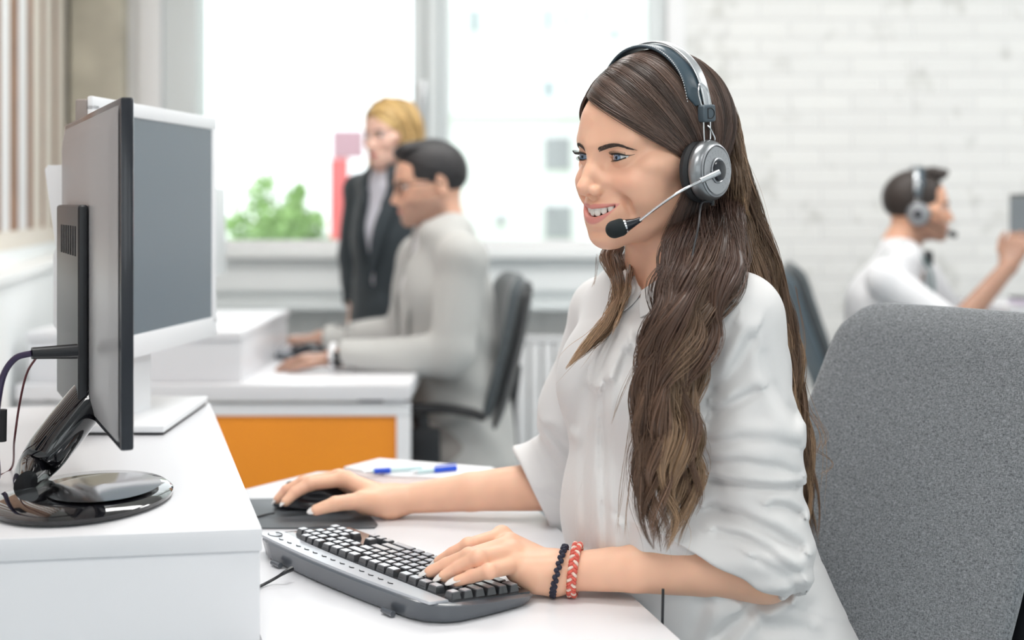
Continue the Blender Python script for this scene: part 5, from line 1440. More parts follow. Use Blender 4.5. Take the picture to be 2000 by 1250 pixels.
for k, (mm, nm) in enumerate(((mat('coral_red_cord', (0.75, 0.13, 0.09), 0.6), 'red_strand'), (mat('cream_cord', (0.85, 0.68, 0.58), 0.6), 'cream_strand'), (mat('coral_red_cord_2', (0.66, 0.12, 0.09), 0.6), 'red_strand'))):
    base_ = np.array(ring_pts(cb2_, ax2, 0.0305, 0.0280, np.array([0, 1., 0]), n_ + 1)[:n_] )
    a = np.linspace(0, 2 * PI, n_, endpoint=False) * 14 + k * 2 * PI / 3; rad = unit(cb2_ * 0 + 1)
    out = base_ - cb2_; out /= np.linalg.norm(out, axis=1)[:, None]
    pts = base_ + ax2 * (0.0040 * np.sin(a))[:, None] + out * (0.0016 * np.sin(2 * a) + 0.0008)[:, None]
    pts = np.vstack([pts, pts[:2]])
    MB().tube(pts, 0.0019, 7).obj(nm, mm, bt)
# ------------------------------------------------------------------ long brown hair
SKC = np.array([0., -4, 40]); SKR = np.array([73., 93, 86])
def scalp(n, th):
    """point on the skull in direction n (already divided by the radii), th mm above it"""
    n = n / (np.linalg.norm(n, axis=-1, keepdims=True) + 1e-9)
    return SKC + n * SKR + (n / SKR) / np.linalg.norm(n / SKR, axis=-1, keepdims=True) * np.asarray(th)[..., None]
def sdir(p): return unit((np.array(p, float) - SKC) / SKR)
def hair_cap(H, A, B, th, name, mt, parent, extra=None, h=0.003, far_B=None, low=-25):
    nA = np.cross(sdir(A) * SKR, sdir(B) * SKR); nA = unit(nA)
    if nA[1] < 0: nA = -nA
    c0 = SKC
    fB = (-B[0], B[1], B[2]); nB = unit(np.cross(sdir(A) * SKR, sdir(fB) * SKR)); nB = nB if nB[1] > 0 else -nB
    def cutf(q):
        return np.maximum(-((q - c0) @ nA), -((q - c0) @ nB))
    ps = H.E(SKC, SKR + th, 1)
    cfun = dict(t='f', f=lambda X: cutf(H.L(X)) * H.k, k=0.003, op='s', bc=H.W((0, 100, 0)), br=0.4, F=None)
    ps = ps + [cfun] + H.E((0, 30, -95), (62, 75, 85 + low), 8, op='s') + (extra or [])
    v, f = sdf_mesh(ps, h, H.t - 0.16, H.t + 0.18)
    return v, f
HA, HB = (-30, 76, 84), (74, 14, 12)
capv, capf = hair_cap(HD, HA, HB, 6.0, 'hair', M['hair'], W)
rs = np.random.RandomState(11)
NP_ = 30
def slerp(a, b, t):
    w = np.arccos(np.clip((a * b).sum(-1), -1, 1))[:, None, None]; t = t[None, :, None]
    return (np.sin((1 - t) * w) * a[:, None] + np.sin(t * w) * b[:, None]) / np.sin(w)
def scalp_strands(n, side, seed, tl=1.0):
    r = np.random.RandomState(seed); s = r.rand(n) ** 0.9
    # parting, from the forehead hairline to the crown
    st = catmull([(-30, 76, 84), (-30, 56, 108), (-26, 20, 122), (-16, -30, 120), (0, -62, 100)], 60)
    i = s * 59; i0 = i.astype(int).clip(0, 58); st = st[i0] + (st[i0 + 1] - st[i0]) * (i - i0)[:, None]
    en = catmull([(74, 15, 14), (76, 4, 0), (72, -22, -8), (60, -55, -10), (40, -84, -5)], 60)
    en = en[i0] + (en[i0 + 1] - en[i0]) * (i - i0)[:, None]
    if side < 0: en = en * (-1, 1, 1)
    st = st + r.randn(n, 3) * 0.8; en = en + r.randn(n, 3) * 2.5
    a = (st - SKC) / SKR; a /= np.linalg.norm(a, axis=1)[:, None]; b = (en - SKC) / SKR; b /= np.linalg.norm(b, axis=1)[:, None]
    t = np.linspace(0, 1, NP_); nn = slerp(a, b, t)
    clump = np.sin(s * 95 + 2 * np.sin(s * 17))[:, None] * np.sin(t * PI)[None] * 1.1
    th = 6.6 + 3.0 * np.sin(t * PI * 0.9)[None] + r.rand(n)[:, None] * 1.6 + clump
    P_ = scalp(nn, th)
    # little sideways wander
    wv = np.sin(t[None] * 7 + r.rand(n)[:, None] * 6) * 0.7
    P_[..., 1] += wv
    # continue down beside the ear and neck
    if side > 0:
        e0 = P_[:, -1]; dr = P_[:, -1] - P_[:, -2]; dr /= np.linalg.norm(dr, axis=1)[:, None]; ss_ = s[:, None]
        tgt = np.array([[62., 46, -86]]) * (1 - ss_) + np.array([[40., -84, -80]]) * ss_; tgt = tgt + r.randn(n, 3) * 3
        c1 = e0 + dr * 22; c2_ = tgt + np.array([[11., -14, 38]]) * (1 - ss_) + np.array([[8., -8, 40]]) * ss_
        u = np.linspace(0, 1, 15)[1:][None, :, None]
        ext = (1 - u) ** 3 * e0[:, None] + 3 * (1 - u) ** 2 * u * c1[:, None] + 3 * (1 - u) * u * u * c2_[:, None] + u ** 3 * tgt[:, None]
        P_ = np.concatenate([P_, ext], 1)
    m_ = P_.shape[1]
    return HD.W(P_.reshape(-1, 3)).reshape(n, m_, 3), s
ALLC = []; ALLT = []; ALLR = []
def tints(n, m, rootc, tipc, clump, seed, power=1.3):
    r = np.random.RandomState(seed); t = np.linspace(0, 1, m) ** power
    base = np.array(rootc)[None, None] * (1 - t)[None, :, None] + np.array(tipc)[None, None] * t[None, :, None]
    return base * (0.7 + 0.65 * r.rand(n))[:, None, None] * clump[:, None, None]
DK = (0.075, 0.042, 0.032); MD = (0.17, 0.098, 0.062); GD = (0.42, 0.27, 0.16)
def add(C_, T_, R_): ALLC.append(C_); ALLT.append(T_); ALLR.append(R_)
for side, n in ((1, 5200), (-1, 1500)):
    c, s = scalp_strands(n, side, 3 + side)
    add(c, tints(n, c.shape[1], (0.115, 0.072, 0.055), (0.085, 0.048, 0.036), 0.8 + 0.35 * np.sin(s * 60), 5), np.full(n, 0.00036))
# back of the head, falling straight from the crown
def curve_mass(left, right, depth, n_cl, per, wave, wl, seed, rad, root, tip, rstr=0.00032, y_end=None, ragged=60, clr=0.35, gold=0.3):
    """left/right: lists of (px,py); depth: list of (py,D). clumps flow between the two outlines"""
    r = np.random.RandomState(seed); m = 44
    L_ = np.array(left, float); R_ = np.array(right, float); Dp = np.array(depth, float)
    y0 = max(L_[0, 1], R_[0, 1]); y1 = min(L_[-1, 1], R_[-1, 1])
    for c in range(n_cl):
        w = (c + 0.5) / n_cl + r.randn() * 0.04; w = min(max(w, 0.02), 0.98)
        ye = y1 - abs(r.randn()) * ragged * (0.4 + abs(w - 0.5)); ys = y0 + r.rand() * 12
        t = np.linspace(0, 1, m); y = ys + (ye - ys) * t
        env = np.clip(t * 2.5, 0, 1)
        ph = r.rand() * 6.3; wlc = wl * (0.85 + 0.35 * r.rand()); amp = wave * (0.6 + 0.8 * r.rand())
        xl = np.interp(y, L_[:, 1], L_[:, 0]); xr = np.interp(y, R_[:, 1], R_[:, 0])
        x = xl + (xr - xl) * np.clip(w + 0.10 * np.sin(y / wlc * 3.1 + ph * 2) * env, 0, 1) + amp * env * np.sin(2 * PI * y / wlc + ph)
        layer = r.rand()
        D = np.interp(y, Dp[:, 0], Dp[:, 1]) + (layer - 0.5) * 0.03 * np.clip(t * 3, 0.2, 1) + 0.006 * np.sin(2 * PI * y / wlc + ph + 1.4)
        ctr = np.c_[(x - CX) / FPX * D, D, CAMZ - (y - HY) / FPX * D]
        T_, N_, B_ = frames(ctr)
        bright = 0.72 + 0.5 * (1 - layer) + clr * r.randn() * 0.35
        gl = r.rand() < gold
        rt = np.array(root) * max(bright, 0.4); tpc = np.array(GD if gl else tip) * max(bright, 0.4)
        rc = rad * (0.7 + 0.6 * r.rand())
        prof = (0.75 + 0.35 * np.sin(2 * PI * y / (wlc * 0.9) + ph * 3)) * np.clip(1.15 - t ** 3 * 0.9, 0.15, 1.2)
        k = per; a = r.rand(k) * 2 * PI; q = np.sqrt(r.rand(k)); tw = 1.4 * np.sin(t * 5 + ph)
        ca = np.cos(a[:, None] + tw[None]); sa = np.sin(a[:, None] + tw[None])
        wob = 0.0012 * np.sin(t[None] * (14 + 8 * r.rand(k))[:, None] + r.rand(k)[:, None] * 6)
        rr_ = (q[:, None] * rc * prof[None]) + wob
        cs = ctr[None] + rr_[..., None] * (ca[..., None] * N_[None] * 1.35 + sa[..., None] * B_[None] * 0.8)
        le = 1 - 0.30 * r.rand(k) ** 1.5; xi = (t[None] * le[:, None]) * (m - 1); ii = xi.astype(int).clip(0, m - 2); ff = (xi - ii)[..., None]
        cs = np.take_along_axis(cs, ii[..., None], 1) * (1 - ff) + np.take_along_axis(cs, ii[..., None] + 1, 1) * ff
        fly = r.rand(k) < 0.03; cs[fly] += (r.randn(fly.sum(), 1, 3) * 0.008) * (t[None, :, None] ** 1.5)
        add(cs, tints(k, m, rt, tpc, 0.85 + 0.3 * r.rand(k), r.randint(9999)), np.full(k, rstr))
        # dense core of the lock
        ncore = 5
        for j in range(ncore):
            aa = j * 2 * PI / ncore; off = (np.cos(aa + tw)[:, None] * N_ * 1.2 + np.sin(aa + tw)[:, None] * B_ * 0.6) * (rc * 0.42 * prof)[:, None]
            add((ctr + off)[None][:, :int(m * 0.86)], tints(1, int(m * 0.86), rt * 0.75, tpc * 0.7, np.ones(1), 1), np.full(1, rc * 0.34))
def pad_arrays(Cs, Ts, m):
    out = []; ot = []
    for c, t in zip(Cs, Ts):
        k = c.shape[1]
        if k != m:
            xi = np.linspace(0, k - 1, m); i = xi.astype(int).clip(0, k - 2); f = (xi - i)[None, :, None]
            c = c[:, i] * (1 - f) + c[:, i + 1] * f; t = t[:, i] * (1 - f) + t[:, i + 1] * f
        out.append(c); ot.append(t)
    return np.concatenate(out), np.concatenate(ot)
# front mass over the near side of the chest
curve_mass([(1352, 395), (1328, 430), (1306, 475), (1301, 530), (1290, 600), (1262, 690), (1246, 780), (1243, 870), (1246, 960), (1262, 1060), (1275, 1085)],
           [(1428, 395), (1452, 460), (1450, 520), (1412, 590), (1374, 680), (1360, 760), (1364, 860), (1368, 930), (1352, 1010), (1325, 1070), (1318, 1085)],
           [(395, 1.61), (440, 1.535), (480, 1.505), (540, 1.47), (600, 1.452), (700, 1.45), (800, 1.45), (950, 1.445), (1090, 1.45)],
           26, 95, 10, 190, 21, 0.0115, DK, MD, ragged=70, gold=0.3)
# back mass behind the shoulder
curve_mass([(1395, 215), (1405, 300), (1415, 400), (1432, 480), (1470, 560), (1510, 650), (1520, 780), (1522, 900), (1535, 1000), (1560, 1085)],
           [(1405, 215), (1442, 300), (1466, 380), (1504, 480), (1538, 600), (1562, 720), (1580, 850), (1596, 950), (1590, 1040), (1600, 1100)],
           [(215, 1.62), (300, 1.62), (400, 1.62), (500, 1.63), (650, 1.655), (800, 1.665), (1100, 1.66)],
           22, 85, 7, 210, 31, 0.0105, (0.12, 0.072, 0.048), (0.19, 0.115, 0.072), ragged=45, gold=0.4)
# outer crown to nape, lighter and more golden
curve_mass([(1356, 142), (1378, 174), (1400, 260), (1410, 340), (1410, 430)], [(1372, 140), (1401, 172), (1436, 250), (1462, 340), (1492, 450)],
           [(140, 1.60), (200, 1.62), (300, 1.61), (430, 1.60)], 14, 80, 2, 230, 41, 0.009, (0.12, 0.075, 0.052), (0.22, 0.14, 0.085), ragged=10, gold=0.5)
def hd(x, y): return hit(x, y, 0.007, 1.45, 1.95)[1] - 0.004
# thin lock falling from the far side
curve_mass([(1196, 470), (1178, 500), (1196, 545), (1200, 580), (1180, 625), (1140, 672), (1100, 722)], [(1222, 470), (1208, 500), (1218, 545), (1216, 590), (1195, 640), (1152, 684), (1102, 724)],
           [(470, 1.68), (510, 1.64), (560, hd(1206, 560)), (600, hd(1205, 600)), (640, hd(1188, 640)), (680, hd(1165, 680)), (722, hd(1165, 690))], 5, 60, 3, 170, 51, 0.0050, MD, GD, ragged=12, gold=0.6)
curve_mass([(1224, 470), (1226, 520), (1218, 570), (1202, 625), (1192, 660)], [(1232, 470), (1234, 520), (1226, 570), (1208, 625), (1194, 660)],
           [(470, 1.67), (520, 1.625), (560, hd(1224, 565)), (600, hd(1214, 600)), (660, hd(1195, 650))], 2, 30, 1, 170, 52, 0.003, MD, GD, ragged=8)
# loose single hairs
r_ = np.random.RandomState(77); fl = []
for pts, D in (([(1290, 590), (1255, 680), (1215, 770), (1195, 830)], 1.49), ([(1270, 640), (1240, 720), (1228, 820), (1215, 960), (1205, 1045)], 1.47), ([(1280, 600), (1258, 640), (1249, 700), (1246, 745)], 1.50),
               ([(1165, 500), (1163, 540), (1160, 560)], 1.7), ([(1255, 830), (1235, 930), (1225, 1000), (1222, 1050)], 1.455), ([(1560, 780), (1600, 850), (1588, 900)], 1.64), ([(1555, 560), (1572, 660), (1566, 720)], 1.64), ([(1580, 800), (1612, 850), (1600, 880)], 1.64),
               ([(1450, 330), (1490, 420), (1520, 500)], 1.62), ([(1440, 280), (1480, 380), (1530, 540)], 1.62), ([(1590, 880), (1625, 905), (1600, 930)], 1.64)):
    for _ in range(5):
        fl.append(catmull([P(x + r_.randn() * 3, y + r_.randn() * 3, D + r_.randn() * .003) for x, y in pts], 44))
fl = np.array(fl); add(fl, tints(len(fl), 44, MD, GD, np.ones(len(fl)), 9), np.full(len(fl), 0.00018))
CC, TT = pad_arrays(ALLC, ALLT, 40); RR = np.concatenate(ALLR)
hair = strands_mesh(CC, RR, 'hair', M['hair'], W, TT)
co = mesh_obj('scalp_hair', capv, capf, M['hair'], W, attrs={'tint': np.tile(np.array((0.05, 0.028, 0.022)), (len(capv), 1))})

# ------------------------------------------------------------------ headset
M['plate'] = mat('plate_silver', (0.42, 0.43, 0.45), 0.3, metal=0.8); M['leather'] = mat('dark_teal_leather', (0.035, 0.06, 0.08), 0.35, bump=(300, 0.2, 0.0005)); M['block'] = mat('slate_grey_plastic', (0.075, 0.10, 0.12), 0.4)
def headset(H, label, near=1, boom=None, detail=True, col=None):
    t = thing('headset', label, 'headset', tuple(H.W((0, 0, 130))))
    pts = [(86, -3, 52), (84, -3, 72), (76, -2, 100), (60, -1, 121), (33, 0, 138), (0, 0, 144)]
    pts = pts + [(-x, y, z) for x, y, z in pts[-2::-1]]
    fw = H.S @ np.array([0, 1, 0]); fw = unit(fw); k = H.k
    MB().tube(H.W(catmull(pts, 60)), 7.0 * k, 16, flat=(np.cross(fw, (0, 0, 1)), 1.0) if False else None).v if False else None
    def band(pts, wf, th, off, name, m, par=t):
        C_ = catmull(pts, 60); T_ = np.gradient(C_, axis=0); T_ /= np.linalg.norm(T_, axis=1)[:, None]; F_ = np.tile([0, 1., 0], (60, 1)); N_ = np.cross(T_, F_); N_ /= np.linalg.norm(N_, axis=1)[:, None]
        rings = []
        for i in range(60):
            e = min(1, min(i, 59 - i) / 4 + 0.3); o = sup(20, wf * e, th, 0.6)
            rings.append([H.W(C_[i] + F_[i] * (a + off) + N_[i] * b_) for a, b_ in o])
        return MB().loft(rings).obj(name, m, par, angle=50)
    band(pts, 6.0, 1.3, -4, 'headband', M['silver'])
    ins = [(p[0] * 0.965, p[1], 0 + p[2] - 5.0) for p in pts[1:-1]]
    cu = band(ins, 13, 2.6, 8, 'band_cushion', M['leather'])
    if detail:
        st = catmull([(p[0] * 0.96, 19.5, p[2] - 5.0) for p in pts[1:-1]], 150); b = MB()
        for i in range(2, 147, 2): b.tube([H.W(st[i] + (0, 0, 2.2)), H.W(st[i + 1] + (0, 0, 2.2))], 0.45 * k, 5)
        b.obj('stitching', M['white_plastic'], cu)
    for sg in (1, -1):
        def Q(l, f, u): return H.W((l * sg, f, u))
        # wire loop and slider
        b = MB(); b.tube([Q(*p) for p in catmull([(88, 2.5, -0), (88, 3.5, 34), (88, 4, 60), (85, 7, 82), (83, 2, 92), (85, -7, 84), (88, -7, 60), (88, -6.5, 34), (88, -6, 28)], 40)], 1.0 * k, 8)
        b.tube([Q(*p) for p in catmull([(88, -2, 44), (89, -6, 40), (90, -11, 30), (89, -12, 26)], 16)], 0.9 * k, 8)
        b.obj('wire_yoke', M['chrome'], t)
        Rm = (H.R @ np.diag([-1.0, 1, 1]))
        b = MB().box((88 - 6, -12, 48), (88 + 6, 8, 68), bev=4.0, seg=3); b.xf(np.diag([sg, 1, 1])); v_ = H.W(np.array(b.v)); b.v = [tuple(p) for p in v_]; bl_ = b.obj('slider', M['block'], t)
        if detail and sg == 1:
            b = MB(); cpts = [(94.3, -2 + 6 * math.cos(a), 58 + 6 * math.sin(a)) for a in np.linspace(0.9, 5.4, 20)]
            b.tube([Q(*p) for p in cpts], 0.6 * k, 6).tube([Q(94.3, 2, 64), Q(94.3, 2, 52)], 0.6 * k, 6).obj('slider_mark', M['black_plastic'], bl_)
        # ear cup: cushion, shell, rings
        ax = unit((1, -0.22, 0.02)); u2 = unit(np.cross(ax, (0, 1, 0))); f2 = np.cross(u2, ax)
        Lm = np.array([f2, u2, ax]).T       # local z -> ax
        def lat(prof, name, m, par, org=(0, 0, 0)):
            b = MB().lathe(prof, 48, (Lm, np.array([79, 2, -8]) + np.array(org)))
            v_ = np.array(b.v) * (sg, 1, 1); b.v = [tuple(p) for p in H.W(v_)]; return b.obj(name, m, par, angle=40)
        cup = lat([(0, 2), (30, 2), (35, 6), (36, 11), (34, 17), (30, 20), (26, 21.5), (0, 21.5)], 'ear_cup', M['gunmetal'], t)
        lat([(22, -9), (30, -9), (36, -5), (37, 0), (34, 4.0), (22, 4)], 'ear_cushion', M['rubber'], t)
        lat([(29.8, 19.6), (30.6, 21.8), (28.8, 22.6), (27.6, 21.2)], 'chrome_ring', M['plate'], cup)
        lat([(0, 21.6), (26.5, 21.8), (26.8, 22.6), (14, 23.6), (0, 23.6)], 'cup_plate', M['plate'], cup)
        lat([(13.5, 23.4), (14.8, 24.6), (13.4, 25.2), (12.2, 24.4)], 'hub_ring', M['plate'], cup)
        lat([(0, 24), (12.4, 24), (11.5, 27), (7, 28.5), (0, 28.8)], 'boom_hub', M['dark_gloss'], cup)
        if detail and sg == 1:
            b = MB()
            for i in range(14):
                a = 0.6 + i * 0.28
                for rr_ in (17.5, 20, 22.5):
                    c = np.array([79, 2, -8]) + Lm @ np.array([rr_ * math.cos(a), rr_ * math.sin(a), 23.4 - (rr_ - 14) * 0.06]); b.lathe([(0, -0.3), (0.65, -0.1), (0, 0.3)], 6, (Lm, c))
            v_ = np.array(b.v); b.v = [tuple(p) for p in H.W(v_)]; b.obj('plate_holes', M['black_plastic'], cup)
            b = MB(); b.tube([Q(*p) for p in catmull([(88, 3, 26), (90, 18, 20), (90, 28, 4), (90, 30, -8), (88, 29, -12)], 20)], 0.9 * k, 8); b.obj('pivot_wire', M['chrome'], cup)
    return t
hs_ = headset(HD, 'silver and black headset with microphone boom worn by the smiling woman')
cf = HD.W((108, -3, -12))
bm_ = MB().tube([P(1405, 336, cf[1] - .010), P(1368, 353, cf[1] - .016)], 0.0034, 14).obj('boom_clip', M['silver'], hs_)
MB().tube(catmull([P(1372, 352, cf[1] - .016), P(1330, 373, cf[1] - .030), P(1290, 400, cf[1] - .026), P(1246, 433, cf[1] - .008)], 30), 0.0017, 12).obj('microphone_boom', M['chrome'], hs_)
mic = MB().tube([P(1252, 428, cf[1] - .008), P(1240, 434, cf[1] - .008), P(1222, 441, cf[1] - .008)], [0.0028, 0.0042, 0.0076], 20).obj('microphone_holder', M['dark_gloss'], hs_)
MB().tube([P(1223, 440.5, cf[1] - .008), P(1215, 443, cf[1] - .008)], [0.0084, 0.0088], 24).obj('microphone_ring', M['chrome'], mic)
v, f = sdf_mesh([cap(P(1211, 444.5, cf[1] - .008), P(1200, 448, cf[1] - .008), 0.0102, 0.0102)], 0.0008); mesh_obj('microphone_foam', v, f, mat('black_foam', (0.015, 0.02, 0.022), 0.95, bump=(1500, 0.6, 0.0006)), mic)
MB().tube(catmull([HD.W((92, -2, -44)), P(1370, 398, 1.515), P(1364, 440, 1.49), P(1354, 490, 1.475), P(1347, 540, 1.465), P(1342, 590, 1.455), P(1335, 660, 1.46)], 50), 0.0014, 8).tube([HD.W((92, -2, -40)), HD.W((92, -2, -48))], 0.0024, 10).obj('cord', M['black_plastic'], hs_)
# ------------------------------------------------------------------ the three colleagues
def cloth_mat(name, col, rough=0.75): return mat(name, col, rough, sheen=0.2, bump=(250, 0.15, 0.0008))
def soft_folds(seed, amp):
    def g(X): return amp * np.sin(X[:, 2] * 38 + 4 * vnoise(X * 6, seed) + X[:, 0] * 22) * np.clip(0.5 + vnoise(X * 5, seed + 1), 0, 1.2)
    return g
def person(label, H, S, skin, hairc, beard=None, cap_args=None, quiff=None, hair_h=0.003):
    side = unit(S['side']); fw = unit(S['fwd']); t = thing('person', label, 'person', (S['pelvis'][0], S['pelvis'][1], 0))
    sp = head_prims(H, smile=False, male=S.get('male', True)); nb = S['neck']
    sp += [ecap(H.W((0, -12, -40)), nb, (0.056, 0.058), (0.062, 0.06), side, 0.02), cap(nb, nb - (0, 0, .07), 0.06, 0.08, 0.03)]
    for (sh, el, wr, hd, up, th, curl) in S['arms']:
        sp += [cap(sh, el, 0.045, 0.040, 0.02), cap(el, wr, 0.040, 0.027, 0.02)]; gen_hand(sp, wr, hd, up, th, 1.05 if S.get('male', True) else 0.95, curl=curl)
    sp += [ecap(nb - (0, 0, .05), S['chest'], (0.11, 0.05), (0.11, 0.065), side, 0.03), ecap(S['chest'], S['pelvis'], (0.11, 0.065), (0.12, 0.07), side, 0.03)]
    v, f = sdf_mesh(sp, 0.0034, smooth=1)
    tt = skin_tint(v, skin, H, False, lipc=S.get('lip', (0.60, 0.27, 0.22)), beard=beard)
    mesh_obj('body', v, f, M['skin'], t, attrs={'tint': tt})
    eyeballs(H, t, (0.10, 0.07, 0.05), gaze=(0, -0.15))
    for sg in (1, -1):
        b = MB(); b.tube([H.W(p) for p in catmull([(13 * sg, 101, 24), (30 * sg, 97, 30), (47 * sg, 83, 26)], 12)], [0.0016, 0.0026, 0.001], 8); b.obj('eyebrow', S['hair_mat'], t)
    # shirt
    ps = [ecap(nb - (0, 0, .035), S['chest'], (0.135, 0.078), (0.152, 0.112), side, 0.03), ecap(S['chest'], S['pelvis'], (0.152, 0.112), (0.150, 0.115), side, 0.04)]
    ps += [cap(nb + (0, 0, .0), nb - (0, 0, .04), 0.066, 0.075, 0.02)]
    jk = [dict(p) for p in ps]
    if S['shirt_sleeves']:
        for i, (sh, el, wr, hd, up, th, curl) in enumerate(S['arms']):
            g_ = [cap(nb - (0, 0, .03), sh, 0.055, 0.058, 0.04), cap(sh, el, 0.062, 0.055, 0.02), cap(el, el + (wr - el) * S['shirt_sleeves'], 0.055, 0.050, 0.02)]
            e_ = el + (wr - el) * S['shirt_sleeves']; g_.append(plane_cut(e_, wr - el)); ps.append(grp(g_, k=0.02))
    ps.append(cap(nb + (0, 0, .02), H.W((0, -8, -70)), 0.058, 0.064, 0.006, op='s'))
    ps.append(cap(nb + fw * 0.05 + (0, 0, .01), nb + fw * 0.07 + (0, 0, .06), 0.015, 0.035, 0.006, op='s'))
    v, f = sdf_mesh(ps, 0.006, disp=soft_folds(4, 0.003), margin=0.004); mesh_obj('shirt', v, f, S['shirt_mat'], t)
    for sg in (1, -1):   # collar wings
        a = nb + (0, 0, .022) + side * sg * 0.055 + fw * 0.01; b_ = nb + fw * 0.072 + side * sg * 0.006 - (0, 0, .012); c = b_ + side * sg * 0.03 - (0, 0, .04) + fw * .012; d = a - (0, 0, .035) + side * sg * 0.012
        v, f = strip([a, (a + b_) / 2 + fw * 0.012 + side * sg * 0.008, b_], [d, (c + d) / 2 + fw * .014 + side * sg * .008, c], th=0.003, n=12); MB().add(v, f).obj('collar', S['shirt_mat'], t, angle=60)
    if S.get('jacket_mat'):
        for p in jk:
            if p['t'] == 'x': p['wa'] = p['wa'] * 1.0 + 0.016; p['wb'] = p['wb'] + 0.018
            else: p['ra'] += 0.006; p['rb'] += 0.01
        hem = S['pelvis'] - (0, 0, .10); jk.append(ecap(S['pelvis'], hem, (0.17, 0.135), (0.185, 0.15), side, 0.04))
        for i, (sh, el, wr, hd, up, th, curl) in enumerate(S['arms']):
            e_ = el + (wr - el) * S.get('jacket_sleeves', 0.93)
            g_ = [cap(nb - (0, 0, .04), sh, 0.06, 0.066, 0.04), cap(sh, el, 0.068, 0.060, 0.02), cap(el, e_ + (wr - el) * .1, 0.060, 0.043, 0.02), plane_cut(e_, wr - el), cap(el + (wr - el) * .6, wr + (wr - el) * .3, 0.038, 0.036, 0.004, op='s')]
            jk.append(grp(g_, k=0.02))
        jk.append(cap(nb + (0, 0, .02), H.W((0, -8, -70)), 0.072, 0.075, 0.006, op='s'))
        # open front: a V that narrows to the button
        bt = S['chest'] * 0.45 + S['pelvis'] * 0.55 + fw * 0.15; tp_ = nb + fw * 0.11
        jk.append(ecap(tp_, bt, (S.get('vw', 0.055), 0.10), (0.012, 0.05), side, 0.006, op='s'))
        v, f = sdf_mesh(jk, 0.006, disp=soft_folds(14, 0.0045), margin=0.006); mesh_obj('jacket', v, f, S['jacket_mat'], t)
        for sg in (1, -1):   # lapels
            A_ = [nb + side * sg * 0.075 + (0, 0, .01) - fw * .01, nb + fw * 0.075 + side * sg * 0.062 - (0, 0, .05), (tp_ + bt) / 2 + side * sg * 0.04 + fw * 0.02, bt + side * sg * 0.012 + fw * .004]
            B_ = [a + side * sg * w_ + (0, 0, -.01) - fw * q_ for a, w_, q_ in zip(A_, (.022, .045, .04, .004), (.0, .012, .02, .0))]
            v, f = strip(A_, B_, th=0.004, n=16); MB().add(v, f).obj('lapel', S['jacket_mat'], t, angle=60)
    # trousers and shoes
    lp = [ecap(S['pelvis'] + (0, 0, .04), S['pelvis'] - (0, 0, .05), (0.15, 0.11), (0.155, 0.12), side, 0.03)]
    for sg in (1, -1):
        hp_ = S['pelvis'] + side * 0.085 * sg - (0, 0, .05)
        if S['sit']: kn_ = hp_ + fw * S.get('thigh', .40) - (0, 0, .02); an = np.array([kn_[0], kn_[1], .09]) + fw * .02
        else: an = np.array([hp_[0], hp_[1], .09]); kn_ = (hp_ + an) / 2 + fw * .02
        lp += [cap(hp_, kn_, 0.082, 0.062, 0.03), cap(kn_, an, 0.06, 0.045, 0.02)]
        sh_ = [cap(an - fw * .03 - (0, 0, .045), an + fw * 0.15 - (0, 0, .055), 0.042, 0.032, 0.02), plane_cut((0, 0, 0.002), (0, 0, -1), 0.004)]
        v, f = sdf_mesh(sh_, 0.006); mesh_obj('shoe', v, f, M['rubber'], t)
    v, f = sdf_mesh(lp, 0.009, disp=soft_folds(24, 0.003)); mesh_obj('trousers', v, f, S['trouser_mat'], t)
    # hair
    A_, B_, th_ = cap_args
    if S.get('male', True):
        v_s, f_s = hair_cap(H, A_, (74, 14, -6), 2.6, 'hair', S['hair_mat'], t, low=-30, h=hair_h)
    ex = []
    for q in (quiff or []): ex += H.E(*q)
    v, f = hair_cap(H, A_, B_, th_, 'hair', S['hair_mat'], t, low=S.get('low', -25), h=hair_h)
    if S.get('male', True): v = np.vstack([v, v_s]); f = np.vstack([f, f_s + len(v) - len(v_s)])
    if ex:
        v2_, f2_ = sdf_mesh(ex, hair_h, disp=lambda X: 0.0022 * vnoise(X * 160, 8)); v = np.vstack([v, v2_]); f = np.vstack([f, f2_ + len(v) - len(v2_)])
    mesh_obj('hair', v, f, S['hair_mat'], t, attrs={'tint': np.tile(np.array(hairc), (len(v), 1))})
    return t
# --- man in the pale blazer
fw = unit((-0.95, -0.28, 0)); sd = unit((0.28, -0.95, 0))
H2 = Head(math.atan2(0.95, -0.28), -0.16, 0.03, P(846, 366, 3.82), 1.07)
M['hair_black'] = mat('black_hair', (0.018, 0.016, 0.018), 0.5, bump=(260, 0.6, 0.002))
wN, wF = G(652, 699, .785), G(625, 662, .785)
S2 = dict(low=-40, side=sd, fwd=fw, neck=P(866, 447, 3.82), chest=P(868, 568, 3.82), pelvis=P(905, 822, 3.83), sit=True, shirt_sleeves=0, thigh=0.38,
          arms=[(P(905, 507, 3.64), P(880, 690, 3.60), wN, (-1, .12, -.03), (0, 0, 1), -1, (.25, .4, .3)), (P(820, 505, 4.0), P(790, 655, 4.10), wF, (-1, -.05, -.02), (0, 0, 1), 1, (.25, .4, .3))],
          shirt_mat=cloth_mat('white_shirt', (0.74, 0.74, 0.76)), jacket_mat=cloth_mat('pale_grey_blazer', (0.47, 0.47, 0.455)), trouser_mat=cloth_mat('taupe_trousers', (0.30, 0.27, 0.25)), hair_mat=M['hair_black'], vw=0.05)
MAN = person('seated man in a pale grey blazer and glasses, typing behind the orange-panelled desk', H2, S2, (0.72, 0.42, 0.30), (0.012,) * 3, beard=((0.20, 0.13, 0.11), 0.55),
             cap_args=((-2, 82, 84), (74, 2, 34), 5.0), quiff=[((0, 64, 104), (34, 28, 17), 14), ((0, 20, 110), (46, 52, 19), 25)])
gl = thing('glasses', 'dark-rimmed glasses on the man in the pale blazer', 'glasses', tuple(H2.W((0, 105, 12))))
